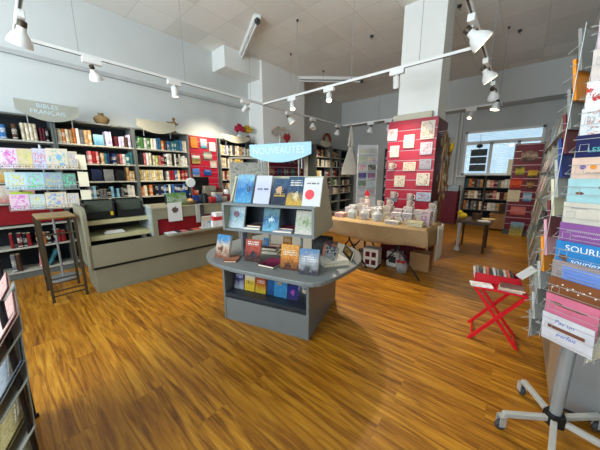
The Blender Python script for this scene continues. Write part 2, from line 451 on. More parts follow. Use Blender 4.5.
# ------------------------------------------------------------------ books
def spine_mesh():
    mb = MB(); t = .5
    prof = [(-.5, .12), (-.36, .03), (0, 0), (.36, .03), (.5, .12), (.5, 1), (-.5, 1)]
    mb.prism(prof, 'z', 0, 1)
    mb.box(-.40, .16, .985, .40, .985, 1.003, 1)
    return mb.mesh('book', [M['spine'], M['pages']])
BOOK = spine_mesh()
def spine_book(loc, rz, t, d, h, cname, label, lean=0, group=None, lay=False):
    o = bpy.data.objects.new('book', BOOK); COL.objects.link(o)
    o.location = loc; o.scale = (t, d, h); o.rotation_euler = (0, lean, rz)
    c = lin(PAL[cname]); k = random.uniform(.8, 1.15)
    o.color = tuple(min(1, v * k * .8) for v in c[:3]) + (1,)
    return tag(o, label, 'book', group)
nbooks = 0
def fill(origin, rz, x0, x1, cols, shelf, case, end='near end', hmin=.17, hmax=.235, tmin=.034, tmax=.062, d=.15, maxh=None, inset=.02, gaps=0.12):
    """stand books side by side on a shelf; origin is the shelf's viewer-left front corner at board height"""
    global nbooks
    u = Vector((math.cos(rz), math.sin(rz), 0)); bk = Vector((-math.sin(rz), math.cos(rz), 0))
    x = x0; k = 0; prev = None; runh = random.uniform(hmin, hmax)
    while True:
        t = random.uniform(tmin, tmax)
        if x + t > x1 or k >= len(ORD): break
        if random.random() < gaps and k and x + t + .05 < x1: x += random.uniform(.02, .05)
        cn = random.choice(cols)
        if random.random() < .35: runh = random.uniform(hmin, hmax)
        h = runh * random.uniform(.95, 1.0)
        lean = 0
        p = Vector(origin) + u * (x + t/2) + bk * (inset + random.uniform(0, .012))
        p.z += .001
        spine_book(p, rz, t - .0015, d * random.uniform(.9, 1.05), h, cn, f'{cn} book, {ORD[k]} spine from {end} of {shelf} shelf, {case}', lean, 'books in the ' + case)
        nbooks += 1
        x += t; k += 1

def face_book(name, label, cat, w, h, t, loc, rz, tilt, mat, group=None, pages=True, spine=None):
    """a book seen from its front: cover boards and spine in one mesh, page block as its part"""
    mb = MB()
    mb.box(-w/2, 0, 0, w/2, .003, h).box(-w/2, t-.003, 0, w/2, t, h).box(-w/2, .003, 0, -w/2+.003, t-.003, h)
    o = obj(name, mb, mat); o.location = loc; o.rotation_euler = (-tilt, 0, rz)
    tag(o, label, cat, group)
    if pages:
        obj('page_block', MB().box(-w/2+.004, .0035, .004, w/2-.004, t-.0035, h-.004), M['pages'], o)
    return o
CARD = MB().box(-.5, 0, 0, .5, 1, 1).mesh('greeting_card', [M['art']])
def card(loc, rz, w, h, tilt, rgb, label, cat='card', t=.006, name='greeting_card', mat=None, group=None):
    me = CARD
    if mat is not None:
        key = 'card_' + mat.name
        me = bpy.data.meshes.get(key) or MB().box(-.5, 0, 0, .5, 1, 1).mesh(key, [mat])
    o = bpy.data.objects.new(name, me); COL.objects.link(o)
    o.location = loc; o.rotation_euler = (-tilt, 0, rz); o.scale = (w, t, h); o.color = lin(rgb)
    return tag(o, label, cat, group)

# ------------------------------------------------------------------ bookcases
def bookcase(label, loc, rz, W, D, H, shelves, frame=None, back=None, board=None, plinth=.09, group=None):
    fr = frame or M['grey_frame']; bk = back or M['case_back']; bd = board or M['shelf_pale']
    t = thing('bookcase', label, 'bookcase', loc, rz, group)
    for x in (0, W-.022):
        obj('side_panel', MB().box(x, 0, 0, x+.022, D, H), fr, t)
    obj('back_panel', MB().box(.022, D-.012, plinth, W-.022, D, H-.02), bk, t)
    obj('top_panel', MB().box(.022, .003, H-.022, W-.022, D-.012, H), fr, t)
    obj('plinth', MB().box(.022, .02, 0, W-.022, .035, plinth), fr, t)
    for z in shelves:
        obj('shelf', MB().box(.022, .004, z-.022, W-.022, D-.012, z), bd, t)
    return t
SZ = [.11, .45, .76, 1.08, 1.36, 1.64, 1.93]
XF = -5.25; LD = .34
def shelf_at(y, z): return (XF, y, z)
CA = 'bookcase behind the card stand'; CB = 'bookcase under the clay pot'; CC = 'bookcase under the carved statue'; CE = 'bookcase under the flower vases'
bookcase('tall grey bookcase against the wall behind the wire card stand', (XF, -.45, 0), R(90), 1.09, LD, 2.27, SZ)
bookcase('tall grey bookcase with a clay pot on top', (XF, .645, 0), R(90), 1.02, LD, 2.27, SZ)
bookcase('tall grey bookcase with a carved statue on top', (XF, 1.67, 0), R(90), .97, LD, 2.27, SZ)
bookcase('grey bookcase beside the crimson slatwall with flower vases on top', (XF, 3.36, 0), R(90), 1.02, LD, 2.27, SZ)
MIX = ['red','navy','cream','white','black','brown','green','orange','blue','grey','maroon','teal','tan']
# bookcase A
fill((XF, -.45, 1.93), R(90), .46, .66, ['navy','blue','sky blue'], 'top', CA, tmin=.05, tmax=.065)
fill((XF, -.45, 1.93), R(90), .68, .74, ['brown'], 'top', CA, end='counter side', tmin=.045, tmax=.05)
for k in range(4):
    t_ = .038
    spine_book((XF - .015, .335 + k * .039, 1.931), R(90), t_, .16, .225, 'cream', f'cream volume of a matching white set, {ORD[k]} of four, behind the card stand')
fill((XF, -.45, 1.93), R(90), .94, 1.06, ['red','maroon','black','brown'], 'top', CA, end='divider', tmin=.028, tmax=.036)
fill((XF, -.45, .45), R(90), .45, 1.05, ['black','maroon','red','black','orange'], 'fifth', CA, hmin=.17, hmax=.22, gaps=.3)
fill((XF, -.45, .11), R(90), .42, .56, ['grey','brown'], 'bottom', CA, gaps=.6, hmin=.2, hmax=.25)
spine_book((XF-.02, .27, .1135), R(90), .05, .17, .25, 'pink', 'salmon pink book leaning on the bottom shelf behind the tall stool', R(5))
spine_book((XF-.02, .345, .1245), R(90), .045, .17, .235, 'teal', 'teal book slumped at a steep lean on the bottom shelf behind the stool', R(28))
obj('panel_insert', MB().box(.03, .06, .78, 1.06, .075, 1.05), M['red_dark'], bpy.data.objects['bookcase'])['label'] = 'dark red back panel'
# bookcase B
fill((XF, .645, 1.93), R(90), .03, .44, ['white','cream','orange','maroon','grey','red','tan'], 'top', CB)
face_book('book', 'sky blue book standing face out on top shelf under the clay pot', 'book', .13, .17, .03, (XF-.02, 1.17, 1.931), R(90), R(6), cover('blue_album', (100,160,190), (140,200,220), (170,215,225), 3))
fill((XF, .645, 1.93), R(90), .62, 1.0, ['brown','maroon','lime green','green','lilac','white','lilac'], 'top', CB, end='middle')
fill((XF, .645, 1.64), R(90), .36, .50, ['pink','red'], 'second', CB, end='notebooks')
fill((XF, .645, 1.64), R(90), .52, .99, ['black','navy','teal','pink','tan','blue','white','brown'], 'second', CB, end='middle')
for k in range(3):
    face_book('book', f'{["plain navy", "grey clothbound", "black leather look"][k]} bible standing face out on third shelf under the clay pot', 'book', .13, .19, .035, (XF-.015, [1.08, 1.24, 1.40][k], 1.361), R(90), R(4),
              cover('bible_cover', *[((26,36,66),(30,42,78),(34,46,84)), ((130,132,134),(150,152,152),(140,142,144)), ((22,24,30),(30,32,38),(24,26,32))][k], k))
fill((XF, .645, 1.36), R(90), .86, .99, ['tan','maroon','cream'], 'third', CB, end='middle')
fill((XF, .645, 1.08), R(90), .3, .99, ['black','sky blue','white','yellow','black','grey','black'], 'fourth', CB, hmin=.15, hmax=.21, gaps=.3)
# bookcase C
fill((XF, 1.67, 1.93), R(90), .03, .95, ['white','black','orange','cream','white','green','brown','teal','lime green','maroon','blue','red'], 'top', CC)
fill((XF, 1.67, 1.64), R(90), .03, .95, ['grey','black','cream','pink','white','lime green','black','white','red','cream'], 'second', CC)
for k in range(12):
    spine_book((XF - .02, 1.72 + k * .034, 1.361), R(90), .033, .16, .19, 'cream' if k % 3 else 'yellow', f'pale yellow volume, {ORD[k]} of a matching set, third shelf under the carved statue')
fill((XF, 1.67, 1.36), R(90), .52, .95, ['orange','cream','white','red','tan','red','blue','white','green'], 'third', CC, end='yellow set')
fill((XF, 1.67, 1.08), R(90), .03, .95, ['black','pink','orange','cream','navy','black','white','blue'], 'fourth', CC, hmin=.15, hmax=.21)
# bookcase E
fill((XF, 3.36, 1.93), R(90), .03, .98, ['yellow','cream','cream','tan','white','lilac','brown','navy','grey','red'], 'top', CE)
fill((XF, 3.36, 1.64), R(90), .03, .70, ['cream','yellow','tan','white','yellow','brown'], 'second', CE)
fill((XF, 3.36, 1.36), R(90), .03, .45, ['maroon','cream','brown','tan','red'], 'third', CE)
fill((XF, 3.36, 1.08), R(90), .03, .40, ['grey','brown','white','tan'], 'fourth', CE)

# ------------------------------------------------------------------ hanging signs on the bookcases
def sign(label, loc, rz, W, H, sag, mat, words_=None, size=.07, tilt=0, tcol=None):
    """plate with a straight top and a bowed bottom edge on two stubs"""
    t = thing('sign', label, 'sign', loc, rz)
    n = 14; poly = [(-W/2, H), (-W/2, sag)]
    for i in range(1, n): 
        x = -W/2 + W*i/n; poly.append((x, sag * (abs(2*i/n - 1) ** 2)))
    poly += [(W/2, sag), (W/2, H)]
    b = obj('sign_board', MB().prism(poly, 'y', -.006, .006), mat, t, rot=(tilt, 0, 0))
    for x in (-W*.35, W*.35):
        obj('bracket', MB().tube([(x, .012, H*.7), (x, .012, -.06)], .006, 6), M['greymetal'], t)
    if words_:
        for i, wd in enumerate(words_):
            lettering(wd, size, tcol or M['sign_letter'], b, (-W*.02, -.0075, H*.62 - (i - (len(words_)-1)/2) * size * 1.0))
    return t
sign('ivory bow shaped category sign above the shelves nearest the card stand', (XF+.06, .625, 2.20), R(90), .66, .25, .12, plain('grey_beige_sign', (160, 160, 148), .5), ['BIBLES', 'FRANÇAIS'], .08)
sign('plain ivory bow shaped sign beside the carved statue', (XF+.03, 2.06, 2.21), R(90), .66, .22, .09, M['sign_ivory'])
sign('ivory bow shaped sign beneath the flower vases', (XF+.03, 3.80, 2.20), R(90), .80, .16, .10, M['sign_ivory'])
# ornaments on the tops
t = thing('clay_pot', 'brown woven clay pot with a short neck on top of bookcase', 'pot', (XF-.14, 1.27, 2.271))
obj('pot_body', MB().lathe([(.05, 0), (.10, .05), (.11, .09), (.085, .13), (.04, .145), (.035, .17), (.045, .18), (.03, .175)], 18), M['wicker'], t, smooth=True)
t = thing('statue', 'small carved brown figure with spread wings on top of bookcase', 'statue', (XF-.12, 2.44, 2.271))
obj('statue_base', MB().lathe([(.05, 0), (.045, .03), (.02, .05), (.022, .14), (.0, .15)], 12), M['wood_mid'], t, smooth=True)
obj('figure', MB().tube([(0, 0, .13), (.01, 0, .2), (0, 0, .26)], [.026, .034, .012], 10).ball((0, 0, .275), .028, .03, .026).tube([(0, -.14, .205), (0, -.07, .19), (0, 0, .2), (0, .06, .175), (0, .09, .19)], [.006, .02, .03, .018, .005], 8), M['wood_mid'], t, smooth=True)
for (y, nm, fm, lab) in ((3.99, 'red', M['brick_red'], 'white vase of dried red flowers on top of the bookcase'), (4.245, 'yellow', M['brick_yellow'], 'clay vase of dried yellow flowers beside the red ones')):
    t = thing('flower_vase', lab, 'flower vase', (XF-.10, y, 2.271))
    obj('vase', MB().lathe([(.045, 0), (.07, .05), (.06, .11), (.045, .14), (.05, .15)], 14), M['white'] if nm == 'red' else M['wicker'], t, smooth=True)
    mb = MB(); rr = random.Random(y)
    for k in range(46):
        a = rr.uniform(0, 6.28); e = rr.uniform(-.2, 1.4); q = .125 * rr.uniform(.5, 1)
        mb.ball((q*math.cos(a)*math.cos(e)*.9, q*math.sin(a)*math.cos(e)*.95, .26 + q*math.sin(e)*1.0), .035, .035, .03, 6, 4)
    b = obj('bouquet', mb, fm, t, smooth=True)

# ------------------------------------------------------------------ crimson slatwall between the bookcases
def slatwall(name, label, loc, rz, W, z0, z1, step=.125, mat=None, depth=.03, frame=True, parent=None):
    t = thing(name, label, 'display panel', loc, rz) if parent is None else parent
    mat = mat or M['red_slat']
    mb = MB(); z = z0
    mb.box(0, .012, z0, W, depth, z1, 1)
    while z < z1 - .02:
        mb.box(0, 0, z + .007, W, .012, min(z + step - .007, z1)); z += step
    obj('slat_panel', mb, [mat, M['groove']], t)
    if frame:
        for x in (-.02, W): obj('side_post', MB().box(x, -.004, 0, x+.02, depth+.01, z1+.01), M['grey_frame'], t)
    return t
t = slatwall('slatwall_display', 'crimson slatwall between two grey bookcases holding small books', (XF-.06, 2.68, 0), R(90), .64, .9, 2.27)
obj('lower_cabinet', MB().box(0, -.05, 0, .64, .03, .9), M['grey_frame'], t)
sw = [  # y offset, z, w, h, colour cover, label
 (.11, 2.02, .15, .22, ((226,130,30),(236,150,44),(232,140,36)), 'plain orange book on the crimson slatwall', None),
 (.33, 2.03, .14, .19, ((70,150,170),(200,225,225),(225,235,235)), 'white book with teal picture on the top row of the crimson slatwall', None),
 (.53, 1.98, .15, .19, ((230,226,220),(235,225,222),(240,236,230)), 'white card on the top row end of the crimson slatwall', None),
 (.13, 1.70, .19, .17, ((190,160,80),(120,110,70),(230,225,215)), 'landscape picture book with yellow fields on the crimson slatwall', (230,225,215)),
 (.40, 1.80, .20, .16, ((150,140,120),(220,214,200),(120,120,110)), 'sepia landscape book in the middle of the crimson slatwall', None),
 (.53, 1.62, .15, .16, ((220,200,190),(230,220,210),(200,170,150)), 'pale pink landscape card on the crimson slatwall', None),
 (.11, 1.36, .16, .24, ((220,200,70),(60,110,190),(90,140,210)), 'blue and yellow picture book low on the crimson slatwall', None),
 (.38, 1.46, .17, .12, ((30,80,150),(30,90,170),(40,100,180)), 'small blue landscape booklet low on the crimson slatwall', (230,230,235)),
 (.12, 1.06, .17, .22, ((180,60,40),(210,190,170),(190,50,40)), 'red patterned book on the lowest row of the crimson slatwall', None)]
for k, (yo, z, w, h, cc, lab, ti) in enumerate(sw):
    face_book('book', lab, 'book', w, h, .018, (XF-.04, 2.68+yo, z), R(90), R(3), cover('slatwall_book', *cc, seed=k*3+1, title=ti, mixn=.25), pages=False)

# ------------------------------------------------------------------ wire card stand by the stool
t = thing('card_stand', 'wire stand of greeting cards in front of the bookcase by the stool', 'card stand', (-4.82, .42, 0), R(78))
obj('pole', MB().tube([(0, .08, .03), (0, .08, 1.85)], .014, 8), M['greymetal'], t, smooth=True)
obj('foot', MB().lathe([(.2, 0), (.2, .012), (.03, .03)], 20, 0, None, (0, .08, 0)), M['greymetal'], t, smooth=True)
for z in (1.02, 1.27, 1.53):
    mb = MB()
    for y_, zz in ((-.14, 0), (-.14, .06), (.06, 0)):
        mb.tube([(-.34, y_, z+zz), (.34, y_, z+zz)], .003, 5)
    for k in range(8):
        x = -.34 + k*.68/7
        mb.tube([(x, .06, z), (x, -.14, z), (x, -.14, z+.06)], .0025, 5)
    obj('wire_shelf', mb, M['chrome'], t)
    obj('arm', MB().tube([(0, .08, z), (0, .05, z)], .008, 6), M['chrome'], t)
cs_cards = {
 1.535: [(-.27, .15, .25, (236,214,226), 'pink and lilac'), (-.13, .14, .25, (226,204,170), 'beige patterned'), (.0, .13, .26, (214,214,236), 'lavender'), (.17, .21, .27, (240,222,196), 'cream with pink blossom'), (.32, .10, .24, (232,214,180), 'cream')],
 1.275: [(-.25, .18, .22, (196,222,228), 'pale turquoise'), (-.08, .16, .22, (176,212,222), 'sky blue seaside'), (.09, .18, .22, (150,180,186), 'grey green landscape'), (.25, .14, .21, (120,140,130), 'dark green landscape')],
 1.025: [(-.25, .17, .20, (232,204,214), 'pink butterfly'), (-.09, .14, .19, (200,214,220), 'pale grey'), (.09, .21, .21, (236,220,186), 'cream with orange flowers'), (.26, .12, .19, (232,214,190), 'beige')]}
st = t; rz_ = R(78); cz, sz_ = math.cos(rz_), math.sin(rz_)
def on(st_loc, rz, x, y, z): return (st_loc[0] + x*math.cos(rz) - y*math.sin(rz), st_loc[1] + x*math.sin(rz) + y*math.cos(rz), z)
for z, L in cs_cards.items():
    row = {1.535: 'top', 1.275: 'middle', 1.025: 'bottom'}[z]
    for (x, w, h, rgb, nm) in L:
        card(on((-4.82, .42), rz_, x, -.125, z+.004), rz_, w, h, R(14), rgb, f'{nm} greeting card, {row} tier of the wire stand by the stool', mat=M['art'])
card(on((-4.82, .42), rz_, -.24, -.02, 1.03), rz_, .2, .22, R(10), (168,190,50), 'plain lime green card at the back of the bottom tier by the stool', mat=plain('lime_card', (168,190,50), .5))
for k in range(3):
    z = [1.53, 1.30, 1.05][k]
    c = thing('notebook', f'cream notebook pack hanging at the side of the card stand, {["topmost","middle","lowest"][k]} one', 'notebook', on((-4.82, .42), rz_, .40, -.09, z), rz_)
    obj('cover', MB().box(-.055, 0, 0, .055, .03, .2), M['cream'], c)
    obj('hook', MB().tube([(-.06, .015, .21), (0, .015, .2), (0, .12, .22)], .003, 5), M['chrome'], c)
face_book('book', 'grey bible with orange flowers standing face out beside card stand', 'book', .17, .25, .04, (XF+.02, .09, 1.365), R(80), R(8), cover('flower_bible', (226,170,70), (230,206,160), (120,116,112), 5, blob=((232,190,60), .5, .3, .22)))
b_ = bpy.data.objects[-1] if False else None
face_book('book', 'cream picture card with pink figure below the flowered bible', 'card', .20, .24, .012, (XF+.02, .08, 1.085), R(80), R(8), cover('pink_card', (220,150,140), (236,222,200), (236,214,200), 9), pages=False)
face_book('book', 'rose pink card standing beside the pink figure card', 'card', .12, .2, .012, (XF+.0, .27, 1.085), R(80), R(8), cover('rose_card', (214,130,140), (226,150,158), (230,160,160), 12), pages=False)

# ------------------------------------------------------------------ tall stool
t = thing('step_stool', 'tall bronze step stool with a golden wooden top beside the counter', 'stool', (-4.2, .385, 0))
H = .975
for x in (-.25, .25):
    for y in (-.15, .15):
        obj('leg', MB().box(x-.014, y-.014, 0, x+.014, y+.014, H), M['bronze'], t)
mb = MB(); mb.box(-.27, -.165, H, .27, .165, H+.022)
obj('seat', mb, M['gold'], t, bev=.008)
for z in (.07, .13):
    obj('rung', MB().tube([(.25, -.15, z), (.25, .15, z)], .009, 6), M['bronze'], t)
    obj('rung', MB().tube([(-.25, -.15, z), (-.25, .15, z)], .009, 6), M['bronze'], t)
for z in (.80,):
    obj('rung', MB().tube([(.25, -.15, z), (.25, .15, z)], .011, 6), M['bronze'], t)
for y in (-.15, .15):
    obj('rung', MB().tube([(-.25, y, .3), (.25, y, .3)], .009, 6), M['bronze'], t)

# ------------------------------------------------------------------ counter (front face looks along +x)
CX, CY = -3.82, .60
def crot(): return R(90) - R(2.0)
cr = crot()
t = thing('sales_counter', 'long khaki sales counter with red inset panel and glass display end', 'counter', (CX, CY, 0), cr)
L1, L2, DC = .72, 2.75, .62      # display end length, total length, depth
obj('plinth', MB().box(.03, .04, 0, L2, DC-.02, .30), M['counter'], t)
obj('recess', MB().box(.02, .055, .30, L2, DC-.02, .345), M['dark_recess'], t)
obj('lower_panel', MB().box(0, 0, .345, L2, .02, .62), M['counter'], t)
obj('bottom_board', MB().box(0.03, .02, .345, L2-.01, DC-.02, .37), M['counter'], t)
# end panel with rounded top corner
poly = [(0, .345), (0, .98)]
for k in range(7):
    a = k / 6 * PI/2
    poly.append((.10 - .10*math.cos(a), .98 + .10*math.sin(a)))
poly += [(DC, 1.08), (DC, .345)]
obj('end_panel', MB().prism(poly, 'x', -.02, .025), M['counter'], t, bev=.004)
obj('end_panel', MB().box(L1, .0, .62, L1+.06, DC, 1.0), M['counter'], t)
# display shelves stepping back
for (z, y) in ((.71, .09), (.895, .17)):
    o = obj('display_shelf', MB().box(.025, y, z-.012, L1, DC-.03, z).box(.025, y-.012, z-.05, L1, y, z+.005), M['counter_lip'], t)
obj('display_back', MB().box(.025, DC-.03, .37, L1, DC-.01, 1.0), M['dark_recess'], t)
obj('glass_side', MB().box(L1-.012, .01, .62, L1-.006, DC-.03, 1.05), M['acrylic'], t)
# cashier half
obj('top_band', MB().box(L1+.06, -.004, .85, L2, .03, .985), M['counter'], t)
obj('worktop', MB().box(L1, -.01, .985, L2, DC+.02, 1.01), M['counter'], t, bev=.004)
obj('red_inset', MB().box(L1+.06, .03, .63, L2, .045, .86), M['red_dark'], t)['label'] = 'dark red inset panel'
poly = [(L1+.13, .03), (L1+.13, -.06)]
for k in range(7):
    a = k / 6 * PI/2
    poly.append((L1+.21 - .08*math.cos(a), -.09 - .08*math.sin(a)))
poly += [(L2, -.17), (L2, .03)]
obj('leaflet_ledge', MB().prism(poly, 'z', .615, .645), M['counter'], t, bev=.006)
def onc(x, y, z): return on((CX, CY), cr, x, y, z)
# two dark bins standing on the display end
for k, (x, lab) in enumerate(((.20, 'dark mesh letter tray at the stool end of the counter'), (.53, 'dark mesh letter tray next to the glass counter side'))):
    c = thing('letter_tray', lab, 'tray', onc(x, .22, .9045), cr)
    mb = MB().box(-.15, .0, 0, .15, .25, .01).box(-.15, 0, 0, -.142, .25, .2).box(.142, 0, 0, .15, .25, .2).box(-.15, .242, 0, .15, .25, .24).box(-.142, 0, 0, .142, .008, .09)
    obj('tray_body', mb, M['black'], c)
    obj('mesh_front', MB().box(-.14, .05, .09, .14, .058, .23), plain('dark_green_mesh', (70, 78, 66), .7, vary=.3, scale=90), c)
    if k == 0: obj('price_tag', MB().box(.10, -.003, .04, .13, 0, .09), M['yellow'], c)
c = obj('paper_pile', MB().box(0, 0, 0, .22, .1, .02).box(.02, .02, .02, .2, .09, .035), M['paper'], loc=onc(.2, .16, .711), rot=(0, 0, cr)); tag(c, 'small pile of white papers on the lower display shelf', 'papers')
# leaflets on the ledge
lf = [(.92, .13, 'white leaflet at the rounded end of the counter ledge', (226,230,234)), (1.02, .05, 'black card on the counter ledge beside the white leaflet', (40,40,44)), (1.10, .07, 'pink leaflet on the counter ledge', (220,120,130)),
      (1.19, .06, 'dark maroon leaflet on the counter ledge', (90,30,40)), (1.29, .10, 'orange red leaflet on the counter ledge', (230,100,70)), (1.44, .13, 'cream leaflet on the counter ledge', (226,220,206)), (1.60, .13, 'grey white leaflet near the tent card on the ledge', (206,208,208))]
for k, (x, w, lab, rgb) in enumerate(lf):
    o = obj('leaflet', MB().box(-w/2, -.08, 0, w/2, .04, .008 + .004*(k % 2)), plain('leaflet_paper', rgb, .5, vary=.25, scale=30), loc=onc(x, -.03, .6455), rot=(0, 0, cr)); tag(o, lab, 'leaflet')
# items on and around the worktop
def onw(x, y, z): return onc(1.02 + (x - 1.17) * .75, y, z)
o = face_book('notice', 'white paper notice with a landscape picture taped to the counter front', 'notice', .20, .27, .002, onw(1.17, -.016, .80), cr, 0, cover('notice_print', (255,255,250), (252,250,246), (255,255,250), 4, mixn=.05, blob=((110,96,86), .5, .6, .2)), pages=False)
c = thing('display_box', 'colourful children book with green and white picture standing on the counter', 'book', onw(1.30, .10, 1.011), cr)
obj('cover', MB().box(-.14, 0, 0, .14, .02, .19), cover('children_picture', (110,150,60), (200,210,190), (120,170,90), 8, mixn=.8), c, rot=(R(-8), 0, 0))
o = obj('basket', MB().lathe([(.09, 0), (.12, .05), (.11, .055), (.085, .01)], 14), M['wicker'], loc=onw(1.57, .16, 1.011), smooth=True); tag(o, 'small brown wicker basket on the counter beside the picture book', 'basket')
o = obj('fruit', MB().ball((0,0,.045), .07, .06, .035), plain('brown_bread', (190,140,90), .8), loc=onw(1.57, .16, 1.02), smooth=True); tag(o, 'brown bread roll shaped ornament in the wicker basket', 'ornament')
t = thing('cash_monitor', 'black cash desk monitor on a stand seen behind the counter', 'monitor', onw(2.02, .38, 1.011), cr + R(20))
obj('screen', MB().box(-.17, 0, .20, .17, .035, .42), M['black'], t, bev=.006)
obj('stand', MB().box(-.03, .035, .02, .03, .06, .3), M['black'], t)
obj('base', MB().lathe([(.11, 0), (.11, .012), (.03, .025)], 16, 0, None, (0, .05, 0)), M['black'], t, smooth=True)
t = thing('card_reader', 'round white disc shaped scanner on a stalk beside the monitor', 'scanner', onw(1.72, .30, 1.011), cr)
obj('stalk', MB().tube([(0, .03, 0), (0, .03, .3)], .01, 8), M['black'], t)
obj('disc', MB().lathe([(.075, 0), (.075, .015)], 20, 0, Matrix.Translation((0, .02, .33)) @ Matrix.Rotation(R(90), 4, 'X')), M['white'], t)
cl = [(1.75, .14, .10, .10, .13, (40,60,120), 'box', 'small navy box on the counter below the white disc'), (1.87, .10, .08, .08, .16, (30,30,34), 'pencil_holder', 'black pencil holder on the counter'),
      (1.98, .12, .12, .1, .12, (150,110,80), 'box', 'brown cardboard box on the counter in front of the monitor'), (2.12, .10, .07, .07, .15, (150,150,160), 'tin', 'grey tin standing on the counter by the monitor'),
      (2.26, .16, .16, .12, .16, (196,180,160), 'box', 'beige box on the counter beyond the monitor'), (2.42, .12, .14, .12, .12, (150,60,80), 'box', 'dark pink box near the far end of the counter'), (2.58, .16, .14, .12, .2, (210,206,200), 'box', 'white box at the far end of the counter'),
      (1.42, .30, .3, .14, .15, (34,36,40), 'printer', 'dark receipt printer behind the picture book')]
for (x, y, w, d, h, rgb, nm, lab) in cl:
    m_ = plain('clutter_card', rgb, .5, vary=.3, scale=25)
    mb = MB()
    if nm in ('tin', 'pencil_holder'): mb.lathe([(w/2, 0), (w/2, h), (w/2-.006, h), (w/2-.006, .01)], 14)
    else: mb.box(-w/2, 0, 0, w/2, d, h).box(-w/2-.003, -.003, h*.72, w/2+.003, d+.003, h)
    o = obj(nm, mb, m_, loc=onw(x, y, 1.011), rot=(0, 0, cr), bev=.003 if nm in ('box', 'printer') else 0); tag(o, lab, nm.replace('_', ' '))
t = thing('bag', 'grey and black carrier sheet hanging over the counter front', 'bag', onw(1.66, -.02, .74), cr)
obj('sheet', MB().box(-.06, -.012, 0, .0, .006, .28), plain('grey_sheet', (170,168,160), .6), t)
obj('sheet', MB().box(.0, -.016, .04, .06, .006, .27), M['darkgrey'], t)
t = thing('tent_card', 'white and blue tent card standing on the counter ledge', 'card', onw(1.78, -.10, .646), cr)
obj('front', MB().box(-.085, 0, 0, .085, .004, .17), cover('tent_print', (236,236,232), (226,230,230), (232,214,180), 2, blob=((120,180,200), .75, .5, .2)), t, rot=(R(-12), 0, 0))
obj('back', MB().box(-.085, .075, 0, .085, .079, .17), M['paper'], t, rot=(R(12), 0, 0), loc=(0, -.002, 0))
for k, (x, z, w, h, rgb, lab) in enumerate([(1.98, .68, .2, .1, (236,236,236), 'white carton on the counter ledge behind the tent card'), (2.02, .78, .22, .06, (206,50,60), 'red flat carton stacked on the white carton'), (2.02, .842, .14, .06, (232,232,232), 'small white carton atop the red carton'), (2.24, .646, .16, .12, (60,60,62), 'dark grey carton on the ledge beside the red one'), (2.40, .646, .14, .18, (220,216,210), 'pale carton on the ledge near the display table')]):
    z0_ = {0: .646, 1: .747, 2: .808}.get(k, .646)
    o = obj('carton', MB().box(-w/2, -.1, 0, w/2, .05, h).box(-w/2-.002, -.102, h-.012, w/2+.002, .052, h+.0005), plain('carton_print', rgb, .5, vary=.12, scale=20), loc=onw(x, -.04, z0_), rot=(0, 0, cr)); tag(o, lab, 'carton')
for k, (x, y, w, d, h, rgb, lab) in enumerate([(1.62, .34, .10, .08, .2, (30,60,120), 'blue pen display beside the dark printer on the counter'), (1.86, .10, .12, .1, .14, (60,64,60), 'dark green box in front of the monitor'), (2.16, .30, .2, .12, .27, (150,140,120), 'tall beige card box beyond the monitor'), (2.34, .34, .2, .12, .22, (110,60,60), 'brick red card box beyond the tall beige one'), (2.0, .0, .09, .06, .1, (190,60,60), 'small red tin at the counter edge below the monitor'), (2.14, .0, .09, .06, .12, (120,140,170), 'small slate blue tin at the counter edge'), (2.28, .02, .1, .06, .1, (200,190,170), 'small cream tin at the counter edge')]):
    o = obj('box', MB().box(-w/2, 0, 0, w/2, d, h).box(-w/2-.003, -.003, h*.7, w/2+.003, d+.003, h), cover('counter_box', tuple(v*.6 for v in rgb), rgb, tuple(min(255, v*1.3) for v in rgb), 200+k), loc=onw(x, y, 1.011), rot=(0, 0, cr)); tag(o, lab, 'box')
# poster board at the counter's far end
t = thing('poster_stand', 'pale poster board with small figures standing behind the display table', 'poster', (-3.42, 2.72, 0), R(52))
obj('board', MB().box(-.30, 0, 1.0, .27, .02, 1.66), cover('poster_print', (170,172,150), (200,200,184), (190,190,180), 6, blob=((80,70,70), .62, .62, .1), mixn=.4), t)
obj('frame', MB().box(-.32, -.004, .98, -.30, .024, 1.74).box(.30, -.004, .98, .32, .024, 1.74).box(-.32, -.004, 1.72, .32, .024, 1.74).box(-.32, -.004, .98, .32, .024, 1.0), M['sign_ivory'], t)
obj('leg', MB().box(-.22, .0, 0, -.19, .02, .98), M['greymetal'], t)
obj('leg', MB().box(.19, .0, 0, .22, .02, .98), M['greymetal'], t)
obj('foot', MB().box(-.3, -.14, 0, .3, .16, .02), M['greymetal'], t)

# ------------------------------------------------------------------ new releases table (rotated frame G)
GA = (-2.17, 1.34); GR = R(16.86)
def G(x, y, z): return on(GA, GR, x, y, z)
t = thing('display_table', 'grey two tier display table for new releases in mid room', 'display table', (GA[0], GA[1], 0), GR)
W, DD, TZ = .93, .86, .62
obj('side_panel', MB().box(0, 0, 0, .022, DD, TZ), M['gondola'], t)
obj('side_panel', MB().box(W-.022, 0, 0, W, DD, TZ), M['gondola'], t)
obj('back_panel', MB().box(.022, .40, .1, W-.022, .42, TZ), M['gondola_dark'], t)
obj('kick_panel', MB().box(.022, .004, 0, W-.022, .022, .235), M['gondola'], t)
obj('kick_panel', MB().box(.022, DD-.022, 0, W-.022, DD-.004, .235), M['gondola'], t)
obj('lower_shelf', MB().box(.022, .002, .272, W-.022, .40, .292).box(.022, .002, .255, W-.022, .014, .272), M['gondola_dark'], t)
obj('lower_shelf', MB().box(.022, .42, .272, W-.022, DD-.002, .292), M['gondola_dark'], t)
half = [(.32, -.215), (.98, -.235), (1.05, -.22), (1.10, -.18), (1.145, -.10), (1.19, .01), (1.24, .16), (1.275, .30), (1.285, .43), (1.27, .57), (1.22, .72), (1.13, .86), (1.0, .965), (.86, 1.03)]
